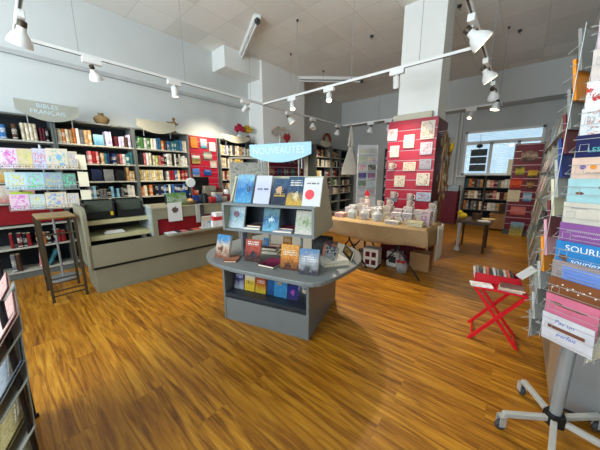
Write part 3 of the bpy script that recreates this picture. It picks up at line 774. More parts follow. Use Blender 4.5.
other = [(.93 - x, .86 - y) for x, y in half]
obj('tabletop', MB().prism(half + other, 'z', TZ, TZ+.038), M['gondola'], t, bev=.008)
for x in (.14, .79):
    for y in (.16, .70):
        obj('post', MB().tube([(x, y, TZ+.038), (x, y, .925)], .014, 10), M['greymetal'], t, smooth=True)
# upper cabinet: trapezoid cheeks
side = [(.05, .925), (.05, 1.19), (.15, 1.19), (.27, 1.41), (.59, 1.41), (.71, 1.19), (.81, 1.19), (.81, .925)]
side = [(.05, .925), (.05, 1.19), (.17, 1.20), (.27, 1.43), (.36, 1.43), (.62, .925)]
obj('cheek', MB().prism(side, 'x', 0.005, .025), M['gondola_side'], t)
obj('cheek', MB().prism(side, 'x', W-.025+.03, W+.025), M['gondola_side'], t)
obj('box_shelf', MB().box(.025, .05, .925, W, .60, .945), M['gondola'], t)
obj('box_lid', MB().box(.025, .04, 1.175, W+.005, .20, 1.195), M['gondola'], t)
for x in (.003, W+.003): obj('box_edge', MB().box(x, .043, .925, x+.024, .052, 1.192), M['gondola'], t)
obj('box_back', MB().box(.025, .30, .945, W, .31, 1.2), M['gondola_dark'], t)
obj('leaning_panel', MB().prism([(.185, 1.195), (.20, 1.195), (.30, 1.43), (.285, 1.43)], 'x', .025, W), M['gondola_side'], t)
obj('crown_strip', MB().box(.0, .27, 1.425, W+.03, .37, 1.445), M['gondola_side'], t)
obj('rear_panel', MB().prism([(.355, 1.425), (.365, 1.425), (.61, .945), (.60, .945)], 'x', .025, W), M['gondola_side'], t)
# sign
sg = sign('pale blue NOUVEAUTÉS sign above the display table', G(.49, .32, 1.575), GR, .66, .175, .07, M['sign_blue'], ['NOUVEAUTÉS'], .088)
for x in (-.2, .2):
    obj('sign_post', MB().tube([(x, .012, .05), (x, .012, -.13)], .006, 6), M['greymetal'], sg)
ng = 'new releases'
CV = {
 'sea': cover('cover_sea', (90,170,215), (50,120,190), (150,205,230), 11, blob=((70,90,110), .82, .5, .14)),
 'lav': cover('cover_lavender', (214,216,236), (206,210,234), (220,222,238), 2, title=(80,70,80), titles=(.45, .55), mixn=.05),
 'night': cover('cover_night', (40,46,66), (30,50,80), (70,100,130), 21, blob=((226,180,130), .45, .55, .2), title=(220,180,60), titles=(.3, .42)),
 'sun': cover('cover_sunset', (226,180,70), (50,80,110), (60,90,120), 31, blob=((240,220,170), .5, .32, .18), title=(230,230,220), titles=(.68, .88)),
 'apple': cover('cover_white', (240,238,234), (238,236,232), (240,238,236), 2, title=(120,110,110), titles=(.75, .86), mixn=.03),
 'face': cover('cover_face', (200,215,220), (150,190,200), (205,222,226), 41, blob=((130,90,110), .5, .58, .2)),
 'light': cover('cover_light', (130,200,225), (40,100,150), (110,150,150), 51, blob=((210,236,240), .5, .5, .16)),
 'garden': cover('cover_garden', (226,220,206), (190,200,170), (220,214,196), 61, blob=((150,170,120), .65, .5, .18)),
 'beach': cover('cover_beach', (150,90,60), (226,206,180), (80,150,200), 71, blob=((120,70,50), .4, .4, .15)),
 'fire': cover('cover_fire', (60,30,24), (170,60,40), (190,80,54), 81, title=(240,230,220), titles=(.72, .92), blob=((40,40,50), .5, .3, .2)),
 'orange': cover('cover_orange', (90,46,26), (226,140,50), (240,170,80), 91, title=(240,226,200), titles=(.55, .78)),
 'grey': cover('cover_mountain', (70,66,70), (190,190,190), (110,150,190), 101, title=(240,240,240), titles=(.52, .72)),
 'dark': cover('cover_dark', (40,44,60), (50,56,80), (30,34,50), 111),
 'cream': cover('cover_cream', (232,224,200), (236,230,212), (240,236,220), 3, mixn=.1),
 'purple': cover('cover_violet', (190,190,200), (60,50,110), (50,50,110), 121, title=(210,210,230), titles=(.6, .8)),
 'yellow': cover('cover_yellow', (230,190,50), (236,196,60), (226,226,220), 131, title=(60,60,60), titles=(.35, .55), mixn=.1),
 'amber': cover('cover_amber', (226,190,50), (190,80,30), (170,50,30), 141, title=(240,220,200), titles=(.5, .68), mixn=.15),
 'blue': cover('cover_blue', (30,80,130), (40,100,160), (40,90,150), 151),
 'blueman': cover('cover_bluepicture', (60,140,190), (60,150,210), (80,160,215), 161, blob=((190,160,120), .4, .7, .18)),
 'ink': cover('cover_ink', (60,50,110), (40,50,140), (30,36,70), 171, blob=((190,90,170), .5, .35, .16)),
 'road': cover('cover_road', (30,30,40), (60,60,80), (200,206,210), 181, blob=((226,206,170), .5, .5, .14), title=(230,230,230), titles=(.7, .9)),
 'magenta': cover('cover_magenta', (90,20,50), (150,40,80), (180,70,110), 191),
}
gb = [ # x, y, z, w, h, t, tilt, cover, label, yaw
 (.20, .10, 1.196, .19, .28, .022, 20, 'sea', 'blue seascape novel at the stool side of the upper tier', 0),
 (.405, .10, 1.196, .17, .27, .02, 20, 'lav', 'lavender paperback with small dark title on the upper tier', 0),
 (.585, .105, 1.196, .155, .24, .02, 20, 'night', 'dark night scene novel with pale figure on the upper tier', 0),
 (.745, .10, 1.196, .165, .26, .02, 20, 'sun', 'teal and gold sunset novel on the upper tier', 0),
 (.90, .10, 1.196, .165, .25, .02, 18, 'apple', 'white book with a red apple on the upper tier', 0),
 (.115, .09, .946, .19, .235, .02, 14, 'face', 'pale blue book with a face in the shelf box', 0),
 (.505, .09, .946, .165, .215, .02, 14, 'light', 'blue book with a flash of light in the shelf box', 0),
 (.835, .09, .946, .16, .21, .055, 14, 'garden', 'pale green garden novels at the cheek of the shelf box', 0),
 (.02, -.03, .659, .17, .23, .03, 16, 'beach', 'beach scene novel at the rounded end of the tabletop', -4),
 (.355, .0, .659, .16, .21, .025, 14, 'fire', 'red fire novel with white title on the tabletop', 4),
 (.765, -.05, .659, .165, .215, .03, 12, 'orange', 'orange sky novel with white title on the tabletop', 4),
 (.955, -.09, .659, .165, .21, .035, 12, 'grey', 'grey mountain thriller with white title on the tabletop', 4),
 (.055, .30, .659, .05, .22, .10, 10, 'dark', 'dark navy book turned sideways behind the beach novel', 0),
 (.10, .12, .293, .12, .19, .02, 8, 'purple', 'violet and white paperback on the shelf under the tabletop', 0),
 (.23, .12, .293, .12, .19, .02, 8, 'yellow', 'yellow paperback on the shelf under the tabletop', 0),
 (.36, .12, .293, .12, .2, .02, 8, 'amber', 'red and amber paperback on the shelf under the tabletop', 0),
 (.475, .13, .293, .09, .21, .03, 8, 'blue', 'plain blue book between amber and picture covers under the tabletop', 0),
 (.585, .12, .293, .14, .2, .02, 8, 'blueman', 'bright blue picture book on the shelf under the tabletop', 0),
 (.715, .12, .293, .11, .2, .02, 8, 'ink', 'ink blue and violet novel on the shelf under the tabletop', 0),
 (.83, .12, .293, .12, .21, .02, 8, 'road', 'dark road novel by the cheek under the tabletop', 0),
]
for (x, y, z, w, h, th, tl, cv, lab, yaw) in gb:
    o = face_book('book', lab, 'book', w, h, th, G(x, y, z), GR + R(yaw), R(tl), CV[cv], ng)
    if cv == 'apple':
        a = MB().lathe([(.04, -.001), (.042, .001)], 18, 0, Matrix.Translation((-.02, -.0015, .10)) @ Matrix.Rotation(R(90), 4, 'X') @ Matrix.Diagonal((1, 1.05, 1, 1)))
        obj('printed_apple', a, plain('apple_red', (214, 50, 56), .4), o)
    if cv == 'beach':
        pass
def flat_book(label, x, y, z, w, d, th, mat, yaw=0, n=1):
    o = face_book('book', label, 'book', w, d, th, G(x, y, z + th), GR + R(yaw), R(90), mat, ng)
    return o
flat_book('paperback lying flat beneath another one between face and light books', .31, .02 + .06, .946, .17, .2, .02, CV['lav'], 8)
flat_book('brown paperback atop the flat one between face and light books', .32, .10, .967, .15, .17, .018, cover('flat_brown', (120,80,70), (60,50,60), (190,180,170), 7), 4)
flat_book('lilac paperback lying flat beside the garden novels', .64, .07, .946, .18, .2, .02, cover('flat_lilac', (200,204,230), (190,196,226), (206,210,232), 8), 6)
flat_book('dark red paperback atop the lilac one beside the garden novels', .65, .12, .967, .15, .15, .015, CV['magenta'], 2)
flat_book('magenta paperback lying flat between the fire and orange novels', .55, -.08, .659, .17, .22, .02, CV['magenta'], -6)
flat_book('brown paperback lying flat in front of the dark navy book', .18, -.1, .659, .12, .18, .015, cover('flat_rust', (170,90,60), (210,150,120), (120,60,40), 9), 20)
flat_book('cream hardback lying flat at bottom behind the fire novel', .35, .26, .659, .26, .22, .03, CV['cream'], 6)
flat_book('pink and black book atop the cream hardback', .35, .28, .690, .2, .18, .03, cover('flat_pink', (60,50,60), (200,150,150), (50,44,50), 10), 6)
flat_book('thick cream hardback lying at the rounded counter end, lower one', 1.12, .20, .659, .24, .19, .028, CV['cream'], 42)
flat_book('white hardback stacked on the thick cream hardback', 1.12, .20, .688, .23, .18, .022, cover('flat_white', (238,234,220), (240,238,228), (236,232,216), 12, mixn=.05), 45)
for k, (x, y, yaw, cv, lab) in enumerate([(1.03, .22, -35, cover('zebra', (40,40,42), (210,210,205), (60,60,60), 14, mixn=1.2, scale=6), 'black and white patterned book propped near the mountain thriller'), (.97, .40, -20, cover('portrait', (200,120,100), (226,150,120), (90,60,60), 15), 'book with an orange portrait propped behind the patterned book')]):
    face_book('book', lab, 'book', .15, .17, .02, G(x, y, .659), GR + R(yaw), R(14), cv, ng)
face_book('book', 'dark banner shaped book with yellow lettering along the tabletop rim', 'book', .30, .09, .02, G(1.12, .52, .659), GR - R(62), R(20), cover('banner', (30,28,28), (44,40,38), (60,54,48), 16, title=(236,190,90), titles=(.3, .8)), ng)
face_book('box', 'dark box standing on the tabletop below the upper cabinet', 'box', .2, .17, .1, G(.86, .50, .659), GR, 0, cover('boxp', (60,60,58), (90,88,84), (50,50,50), 17), ng, pages=False)
face_book('book', 'small blue card standing below the shelf box', 'card', .06, .14, .01, G(.29, .35, .74 - .081), GR, R(8), CV['blueman'], ng, pages=False)
face_book('book', 'small orange book standing below the shelf box', 'book', .1, .15, .02, G(.47, .5, .659), GR, R(8), CV['orange'], ng)

# ------------------------------------------------------------------ burlap table with gifts
BX0, BX1, BY0, BY1, BZ = -2.42, -.90, 3.62, 4.36, .745
t = thing('trestle_table', 'folding table with black splayed legs under the burlap cloth', 'table', ((BX0+BX1)/2, (BY0+BY1)/2, 0))
hx, hy = (BX1-BX0)/2, (BY1-BY0)/2
obj('tabletop', MB().box(-hx, -hy, BZ-.025, hx, hy, BZ), M['wood_mid'], t)
for x in (-.40, .40):
    for y in (-.33, .28):
        for s in (-1, 1):
            obj('leg', MB().tube([(x + s*.33, y, 0), (x + s*.015, y, BZ-.35), (x - s*.12, y, BZ-.025)], .012, 8), M['blackwire'], t)
    obj('crossbar', MB().tube([(x-.16, -.33, .2), (x-.16, .28, .2)], .008, 6), M['blackwire'], t)
def cloth():
    mb = MB(); nx, ny = 44, 22
    a, b = hx + .03, hy + .03; drop = .27
    def S(u, total, half):  # arc length along section: drop | flat | drop
        s = u * (2*half + 2*drop) - drop - half
        if s < -half: return -half, -half - s
        if s > half: return half, s - half
        return s, 0
    def fn(u, v):
        x, dx = S(u, 0, a); y, dy = S(v, 0, b)
        d = max(dx, dy)
        fold = .012 * math.sin(u * 31 + v * 17) * min(1, d / .1)
        ox = math.copysign(min(dx, .3) * .06 + (fold if dx > 0 else 0), x) if dx > 0 else 0
        oy = math.copysign(min(dy, .3) * .06 + (fold if dy > 0 else 0), y) if dy > 0 else 0
        sag = .03 * math.sin(u * 6.28 * 1.5) * (dy > 0) * (dy / drop)
        corner = .02 if dx > 0 and dy > 0 else 0
        return (x + ox, y + oy, BZ + .004 - d * (1 - corner) + sag * .8)
    mb.grid(fn, nx, ny)
    return mb
o = obj('tablecloth', cloth(), M['burlap'], loc=((BX0+BX1)/2, (BY0+BY1)/2, 0), smooth=True); tag(o, 'tan burlap cloth draped over the folding gift table', 'tablecloth')
md = o.modifiers.new('thickness', 'SOLIDIFY'); md.thickness = .003; md.offset = 1
CZ = BZ + .0085
def mug(label, loc, rz, h=.1, r=.042):
    t = thing('mug', label, 'mug', loc, rz)
    o = obj('cup', MB().lathe([(r*.9, 0), (r, .01), (r, h), (r-.005, h), (r-.006, .012)], 16), M['floral'], t, smooth=True); o.color = lin((232, 222, 206))
    obj('handle', MB().tube([(r-.004, 0, h*.8), (r+.024, 0, h*.75), (r+.03, 0, h*.5), (r+.022, 0, h*.25), (r-.004, 0, h*.2)], .006, 6), M['white'], t, smooth=True)
    return t
def bundle(label, loc, rz, rgb, s=1.0):
    t = thing('gift_bag', label, 'gift bag', loc, rz)
    mb = MB()
    mb.lathe([(.07*s, 0), (.088*s, .03*s), (.085*s, .10*s), (.03*s, .16*s), (.016*s, .175*s), (.05*s, .215*s), (.056*s, .225*s)], 12)
    obj('cellophane', mb, M['cello'], t, smooth=True)
    o = obj('contents', MB().box(-.05*s, -.045*s, .006, .05*s, .045*s, .12*s), M['floral'], t); o.color = lin(rgb)
    obj('ribbon', MB().lathe([(.02*s, .168*s), (.02*s, .182*s)], 10).ball((.025*s, 0, .178*s), .024*s, .01, .012*s).ball((-.025*s, 0, .178*s), .024*s, .01, .012*s), M['red_plastic'] if rgb[0] > 225 else M['grey_cloth'], t)
    return t
def giftbox(label, loc, rz, w, d, h, rgb, lidded=True):
    t = thing('gift_box', label, 'gift box', loc, rz)
    o = obj('box_body', MB().box(-w/2, -d/2, 0, w/2, d/2, h*.75), M['floral'], t); o.color = lin(rgb)
    o = obj('lid', MB().box(-w/2-.003, -d/2-.003, h*.75, w/2+.003, d/2+.003, h), M['floral'], t); o.color = lin(tuple(min(255, c+10) for c in rgb))
    return t
rg = random.Random(5)
whites = [(236,230,220), (226,216,206), (232,226,226), (214,212,216), (228,212,196), (222,206,206)]
wn = ['ivory', 'cream', 'pearl white', 'pale grey', 'beige', 'rose white']
# back row: boxes and mugs on boxes
for k in range(9):
    x = -2.32 + k * .165; i = k % 6
    h = [.16, .2, .15, .18, .2, .16, .21, .17, .19][k]
    giftbox(f'{wn[i]} printed gift box, {ORD[k]} along the rear row of the burlap table', (x, 4.24, CZ), R(rg.uniform(-8, 8)), .13, .13, h, whites[i])
    if k in (1, 3, 4, 6, 8):
        mug(f'floral mug standing on the {ORD[k]} gift box of the rear row', (x, 4.24, CZ + h + .001), R(rg.uniform(-40, 40)), .095)
for k in range(8):
    x = -2.27 + k * .165; i = (k + 3) % 6
    if k % 3 == 1: mug(f'{wn[i]} flowered mug, {ORD[k]} along the middle row of the burlap table', (x, 4.03, CZ), R(-30 + 20*k), .11, .05)
    else: giftbox(f'{wn[i]} patterned gift box, {ORD[k]} along the middle row of the burlap table', (x, 4.03, CZ), R(rg.uniform(-12, 12)), .14, .12, rg.uniform(.12, .17), whites[i])
for k, x in enumerate((-2.10, -1.88, -1.66)):
    bundle(f'cellophane wrapped gift with ribbon, {ORD[k]} of three along the burlap table front', (x, 3.80, CZ), R(k*25), [(200,212,206), (186,190,180), (196,208,216)][k], 1.0)
giftbox('pink flat gift box at the display table end of the burlap table', (-2.32, 3.82, CZ), R(4), .16, .2, .07, (222,180,170))
for k, x in enumerate((-1.48, -1.34, -1.20)):
    mug(f'cream mug with brown print, {ORD[k]} of three near the table front', (x, 3.82, CZ), R(-60 + 30*k), .085, .05)
giftbox('white lidded gift box near the yellow booklets on the burlap table', (-1.38, 3.69, CZ), R(-5), .2, .08, .05, (238,234,226))
for k in range(3):
    o = face_book('booklet', f'pale yellow booklet in the pile on the burlap table corner, {["bottom","middle","top"][k]} one', 'booklet', .20, .14, .022, (-1.06, 3.67, CZ + .0225*(k+1)), R([4, -3, 6][k]), R(90), cover('pale_yellow', (226,214,150), (232,222,170), (228,216,160), 20+k, mixn=.1))
giftbox('rose and white gift box at the pillar corner of the burlap table', (-.98, 3.92, CZ), R(0), .12, .14, .2, (226,200,206))
# things under the table
t = thing('storage_box', 'white box with red square prints under the burlap table', 'box', (-1.72, 3.83, 0), R(8))
obj('box_body', MB().box(-.12, -.1, 0, .12, .1, .30), M['white'], t, bev=.004)
for i in range(2):
    for j in range(2):
        obj('printed_square', MB().box(-.085+i*.1, -.1015, .04+j*.13, -.015+i*.1, -.1, .12+j*.13), M['maroon'], t)
t = thing('storage_box', 'white box with dark print behind the red square one under the table', 'box', (-1.44, 4.08, 0), R(-6))
obj('box_body', MB().box(-.1, -.09, 0, .1, .09, .24), M['white'], t, bev=.004)
obj('printed_square', MB().box(-.06, -.0915, .06, .06, -.09, .17), M['darkgrey'], t)
t = thing('gift_bag', 'clear bag with a red bow on the floor under the table', 'gift bag', (-1.25, 3.86, 0), 0)
obj('cellophane', MB().lathe([(.08, 0), (.09, .05), (.08, .14), (.03, .2), (.05, .25)], 12), M['cello'], t, smooth=True)
obj('bow', MB().ball((-.035, -.06, .17), .035, .015, .025).ball((.035, -.06, .17), .035, .015, .025).ball((0, -.065, .17), .012, .012, .014), M['red_plastic'], t, smooth=True)
o = obj('carton', MB().box(-.14, -.1, 0, .14, .1, .28).box(-.142, -.102, .2, .142, .102, .282), M['brown_print'], loc=(-1.06, 4.16, 0)); tag(o, 'brown cardboard carton under the pillar end of the burlap table', 'carton')
o = obj('carton', MB().box(-.3, -.08, 0, .3, .08, .42).box(-.302, -.082, .38, .302, .082, .422), M['maroon'], loc=(-1.45, 4.30, 0)); tag(o, 'maroon carton in the dark behind the boxes under the table', 'carton')
# white cloth hanging from the table end
t = obj('scarf', MB().grid(lambda u, v: (.012*math.sin(u*26 + v*2), u*.34, .72 - v*.52 + .02*math.sin(u*9)), 26, 10), M['white_cloth'], loc=(-.835, 3.98, 0), smooth=True)
tag(t, 'white lace scarf hanging down at the burlap table end', 'scarf'); md = t.modifiers.new('thickness', 'SOLIDIFY'); md.thickness = .006

# ------------------------------------------------------------------ crimson display block round the pillar
PX0, PX1, PY0, PY1, PZ = -1.90, -1.12, 4.62, 5.32, 2.36
t = thing('pillar_display', 'crimson slatted display block wrapped round the pillar', 'display stand', (PX0, PY0, 0))
slatwall('x', None, None, 0, PX1-PX0, .55, PZ, step=.165, parent=t, frame=False)
mb = MB(); mb.box(PX1-PX0-.03, .03, .55, PX1-PX0, PY1-PY0, PZ)
obj('side_panel', mb, M['maroon'], t)
obj('side_panel', MB().box(0, .03, .55, .03, PY1-PY0, PZ), M['maroon'], t)
obj('rear_panel', MB().box(.03, PY1-PY0-.03, .55, PX1-PX0-.03, PY1-PY0, PZ), M['maroon'], t)
obj('base', MB().box(.02, .02, 0, PX1-PX0-.02, PY1-PY0-.02, .55), M['maroon'], t)
obj('crown', MB().box(-.005, -.006, PZ-.13, PX1-PX0+.005, .0, PZ+.004), M['red_slat'], t)
# wares hung on the front; crop coordinates (u 0..1 across, z)
pw = [(.10, 2.06, .15, .17, (236,206,214), 'pink card high on the pillar display near the card racks', 'c'), (.47, 1.92, .15, .19, (236,226,202), 'cream framed print in the upper middle of the pillar display', 'c'),
      (.83, 2.04, .18, .25, (238,222,206), 'tall pink and yellow card at the top corner of the pillar display', 'c'), (.17, 1.78, .14, .17, (236,222,216), 'ivory card with red print on the second row of the pillar display', 'c'),
      (.83, 1.80, .16, .17, (206,200,216), 'lilac landscape card beneath the tall pink card', 'c'), (.52, 1.54, .18, .13, (232,214,190), 'cream card with an orange flower in mid pillar display', 'c'),
      (.84, 1.57, .16, .14, (158,166,176), 'blue grey card on the pillar display edge', 'c'), (.33, 1.27, .16, .17, (226,214,190), 'brown leaf print card low on the pillar display', 'c'),
      (.82, 1.30, .18, .18, (230,220,200), 'beige floral card low on the pillar display edge', 'c'), (.86, 1.04, .2, .13, (170,196,214), 'blue rimmed tray on the lowest row of the pillar display', 'c'), (.19, 1.0, .15, .06, (160,170,176), 'grey tin tray on the lowest row of the pillar display', 'c')]
for (u, z, w, h, rgb, lab, _) in pw:
    card((PX0 + u*(PX1-PX0), PY0 - .024, z - .01), 0, w*1.14, h*1.12, R(2), rgb, lab, t=.02, mat=M['floral'], cat='card', name='framed_print')
for k, (u, z, lab) in enumerate([(.14, 1.56, 'white mug on the middle row of the pillar display'), (.23, 1.06, 'white mug above the grey tin tray on the pillar display'), (.60, 1.04, 'white mug beside the blue rimmed tray on the pillar display')]):
    m = mug(lab, (PX0 + u*(PX1-PX0), PY0 - .055, z), R(20), .11, .05)
    obj('shelf_peg', MB().box(-.04, -.05, -.012, .04, .055, 0), M['acrylic'], m)
o = obj('light_box', MB().box(0, 0, 0, .62, .07, .10).box(.01, -.004, .01, .61, 0, .09), M['sign_ivory'], loc=(PX0+.06, PY0+.02, PZ+.005), bev=.004); tag(o, 'cream oblong block lying on top of the pillar display', 'block')
# garlands and ornaments on the side panel
rn = random.Random(3)
gl = [('dark wooden charm garland', plain('dull_wood', (104, 78, 52), .7, vary=.4, scale=20)), ('brown bead garland', M['wicker']), ('grey feather garland', M['greymetal']), ('yellow flower wreath', M['brick_yellow']), ('tan ribbon garland', M['brown_print']), ('dark scarf', M['wood_dark'])]
for k in range(6):
    y = PY0 + .10 + k * .1; nm, m_ = gl[k]
    ztop = 2.14 - .02*k; L = [.95, 1.1, .5, .34, .9, .45][k]
    t = thing('garland', f'{nm} hanging on the side of the pillar display', 'garland', (PX1+.012, y, ztop))
    obj('hook', MB().tube([(-.012, 0, 0), (.13, 0, .004), (.14, 0, .02)], .004, 5), M['chrome'], t)
    obj('cord', MB().tube([(.09, 0, .003), (.085, .01, -L*.5), (.08, 0, -L)], .004, 5), M['brown_print'], t)
    mb = MB()
    for j in range(int(L / .085)):
        z = -.05 - j*.085
        s = rn.uniform(.6, 1.2)
        mb.ball((.08 + rn.uniform(-.05, .07), rn.uniform(-.04, .04), z), .022*s, .035*s, .075*s, 7, 6)
    obj('charm', mb, m_, t, smooth=True)
    if k == 3:
        obj('blossom', MB().ball((.12, 0, -.16), .06, .075, .08, 10, 7), M['yellow'], t, smooth=True)
for k, (y, z, lab) in enumerate([(PY0+.22, .82, 'white fabric scarf draped low beside the pillar'), (PY0+.5, .9, 'brown fabric scarf draped beside the pillar')]):
    o = obj('scarf', MB().grid(lambda u, v: (.02 + .014*math.sin(u*22), u*.2 - .1, -v*.42), 18, 8), [M['white_cloth'], M['wood_mid']][k], loc=(PX1+.01, y, z + .2), smooth=True); tag(o, lab, 'scarf')
    md = o.modifiers.new('thickness', 'SOLIDIFY'); md.thickness = .006

# ------------------------------------------------------------------ things by the wall pier and the back bookcases
t = slatwall('slatwall_display', 'dark red slatwall on the wall pier behind the blue sign', (-5.03, 4.62, 0), R(90), 1.4, .8, 2.18, mat=M['maroon'])
obj('cap_shelf', MB().box(0, -.12, 2.18, 1.4, .03, 2.2), M['maroon'], t)
rp = random.Random(9)
for k in range(10):
    yy = 4.74 + (k % 5) * .27; z = 1.78 if k < 5 else 1.46
    c1, c2 = rp.choice([((40,50,80),(90,110,150)), ((150,60,40),(220,180,150)), ((60,60,70),(200,200,190)), ((190,90,40),(230,190,120)), ((40,90,90),(150,190,180))])
    face_book('book', f'small book on the dark red slatwall, {ORD[k % 5]} from near end of {"upper" if k < 5 else "lower"} row', 'book', .15, .2, .015, (-5.01, yy, z), R(90), R(4), cover('pier_book', c1, c2, c1, 40+k), pages=False)
t = thing('wire_ornament', 'white and brown swirled ornament with a red heart above the blue sign', 'ornament', (-4.98, 5.02, 2.2005), R(80))
mb = MB()
pts = [(.24*math.cos(a)*(1-.25*math.sin(3*a)), 0.01*math.sin(5*a), .38 + .13*math.sin(a) + .03*math.cos(2*a)) for a in [i/40*2*PI for i in range(41)]]
mb.tube(pts, .022, 6)
pts = [(.16*math.cos(a) + .02, .02, .36 + .07*math.sin(a)) for a in [i/24*2*PI for i in range(20)]]
mb.tube(pts, .02, 6)
obj('swirl', mb, plain('bleached_wood', (196, 184, 164), .8, vary=.5, scale=18), t, smooth=True)
obj('stand', MB().tube([(-.02, 0, 0), (-.02, 0, .27)], .02, 8).lathe([(.1, 0), (.1, .02), (.02, .03)], 14), M['white'], t)
obj('heart', MB().ball((.15, -.03, .26), .07, .03, .09).ball((.24, -.03, .26), .07, .03, .09).lathe([(.001, 0), (.11, .15)], 12, 0, Matrix.Translation((.195, -.03, .08)) @ Matrix.Diagonal((1, .3, 1, 1))), plain('red_wicker', (150, 44, 50), .8, vary=.4, scale=50), t, smooth=True)

BXF = -5.25
bkc = [('bookcase under the small pale sign', 6.95, .92, 2.46), ('bookcase in mid back row', 7.88, .58, 2.40), ('bookcase behind the hanging fabric cone', 8.47, .95, 2.40)]
for k, (nm, y, w, h) in enumerate(bkc):
    lab = ['grey bookcase in the back corner under a small pale sign', 'narrow grey bookcase in the back row beside the pale sign', 'grey bookcase in the back row behind the hanging fabric cone'][k]
    bookcase(lab, (BXF, y, 0), R(90), w, .33, h, [.1, .5, .8, 1.1, 1.42, 1.76, 2.08])
    for z, sh in ((2.08, 'top'), (1.76, 'second'), (1.42, 'third'), (1.1, 'fourth'), (.8, 'fifth')):
        if k == 2 and z > 2: continue
        fill((BXF, y, z), R(90), .03, w-.03, ['cream','white','tan','brown','red','grey','white','black','yellow'] if z > 1.2 else ['brown','orange','white','pink','green','tan','black'], sh, nm, tmin=.07, tmax=.12, hmin=.18, hmax=.25, gaps=.2)
sign('small pale sign on the back corner bookcase', (BXF+.02, 7.45, 2.40), R(90), .55, .2, .06, M['sign_ivory'])
t = thing('wreath', 'dark red and orange straw wreath on top of the back corner bookcase', 'wreath', (BXF-.12, 7.72, 2.461), R(90))
obj('ring', MB().tube([(.2*math.cos(a), 0, .2 + .2*math.sin(a)) for a in [i/20*2*PI for i in range(21)]], .05, 8), plain('autumn_straw', (130, 62, 40), .9, vary=.5, scale=30), t, smooth=True)
o = obj('panel', MB().box(0, 0, 0, .05, .3, 2.25), M['red_dark'], loc=(-4.98, 9.3, 0)); o.name = 'red_divider'; tag(o, 'narrow dark red upright divider beside the white card tower', 'divider')

# card towers in front of the back wall
def tower(label, loc, rz, W, H, frame, back, rows, cols, rgbs, lab, dark=False):
    t = thing('card_tower', label, 'card rack', loc, rz)
    obj('back_board', MB().box(-W/2, 0, .08, W/2, .03, H), back, t)
    for x in (-W/2-.012, W/2):
        obj('upright', MB().box(x, -.02, 0, x+.012, .05, H+.01), frame, t)
    obj('base', MB().box(-W/2, -.16, 0, W/2, .2, .08), frame, t)
    for r in range(rows):
        z = .95 + r * (H - 1.2) / max(1, rows-1)
        obj('pocket', MB().box(-W/2, -.045, z-.008, W/2, 0, z).box(-W/2, -.048, z-.008, W/2, -.045, z+.05), M['acrylic'], t)
        for c in range(cols):
            x = -W/2 + (c + .5) * W / cols
            card(on(loc, rz, x, -.034, z+.001), rz, W/cols*.8, .17, R(8), rgbs[(r*cols + c*3) % len(rgbs)], f'{lab}, row {["one","two","three","four","five","six","seven"][r]} from below, {["pillar side","middle","window side"][c] if cols == 3 else ["wall side","pillar side"][c]}')
    return t
tower('tall white card tower behind the burlap table', (-3.03, 6.15, 0), R(38), .46, 2.2, M['white'], M['grey_cloth'], 6, 2, [(214,210,200), (226,206,170), (120,116,112), (206,190,170), (70,70,72)], 'greeting card on the white tower')
tower('dark card tower between the white tower and the pillar', (-2.52, 6.45, 0), R(30), .34, 2.1, M['darkgrey'], M['black'], 5, 2, [(60,60,64), (120,96,70), (170,160,150), (50,46,50)], 'greeting card on the dark tower')
for k, (x, y, h, rgb, lab) in enumerate([(-2.55, 4.75, 1.02, (228,206,196), 'doll with a pale face and red hat behind the burlap table')]):
    t = thing('doll', lab, 'doll', (-2.2, 4.52, 0))
    obj('stand', MB().tube([(0, 0, 0), (0, 0, .82)], .02, 8).lathe([(.12, 0), (.12, .02)], 14), M['wood_dark'], t)
    obj('body', MB().lathe([(.07, .8), (.075, .9), (.05, 1.0), (.03, 1.02)], 12), plain('doll_dress', (226, 196, 190), .9), t, smooth=True)
    obj('head', MB().ball((0, 0, 1.06), .045, .045, .05), plain('doll_skin', (228, 196, 176), .7), t, smooth=True)
    obj('hat', MB().lathe([(.05, 1.08), (.05, 1.1), (.03, 1.15), (.001, 1.19)], 12), M['red_plastic'], t, smooth=True)

# hanging fabric cone
t = thing('hanging_bag', 'white fabric bag hanging by its straps from the track end', 'bag', (-4.0, 6.98, 0), R(42))
def bagf(u, v):
    w = .05 + .20 * min(1, v*1.25); a = u * 2*PI
    th = .02 + .06 * v
    return (w*math.cos(a), th*math.sin(a), 2.28 - .80*v + .01*math.sin(a*6))
obj('bag_body', MB().grid(bagf, 24, 10), M['white_cloth'], t, smooth=True)
obj('strap', MB().tube([(-.05, 0, 2.3), (-.03, 0, 2.6), (0, 0, 2.87)], [.05, .036, .02], 8), M['white_cloth'], t, smooth=True)
obj('strap', MB().tube([(.05, 0, 2.3), (.03, 0, 2.6), (0, 0, 2.87)], [.05, .036, .02], 8), M['white_cloth'], t, smooth=True)
obj('wooden_ring', MB().tube([(.03*math.cos(a), 0, 2.885+.03*math.sin(a)) for a in [i/12*2*PI for i in range(13)]], .006, 6), M['wood_mid'], t)

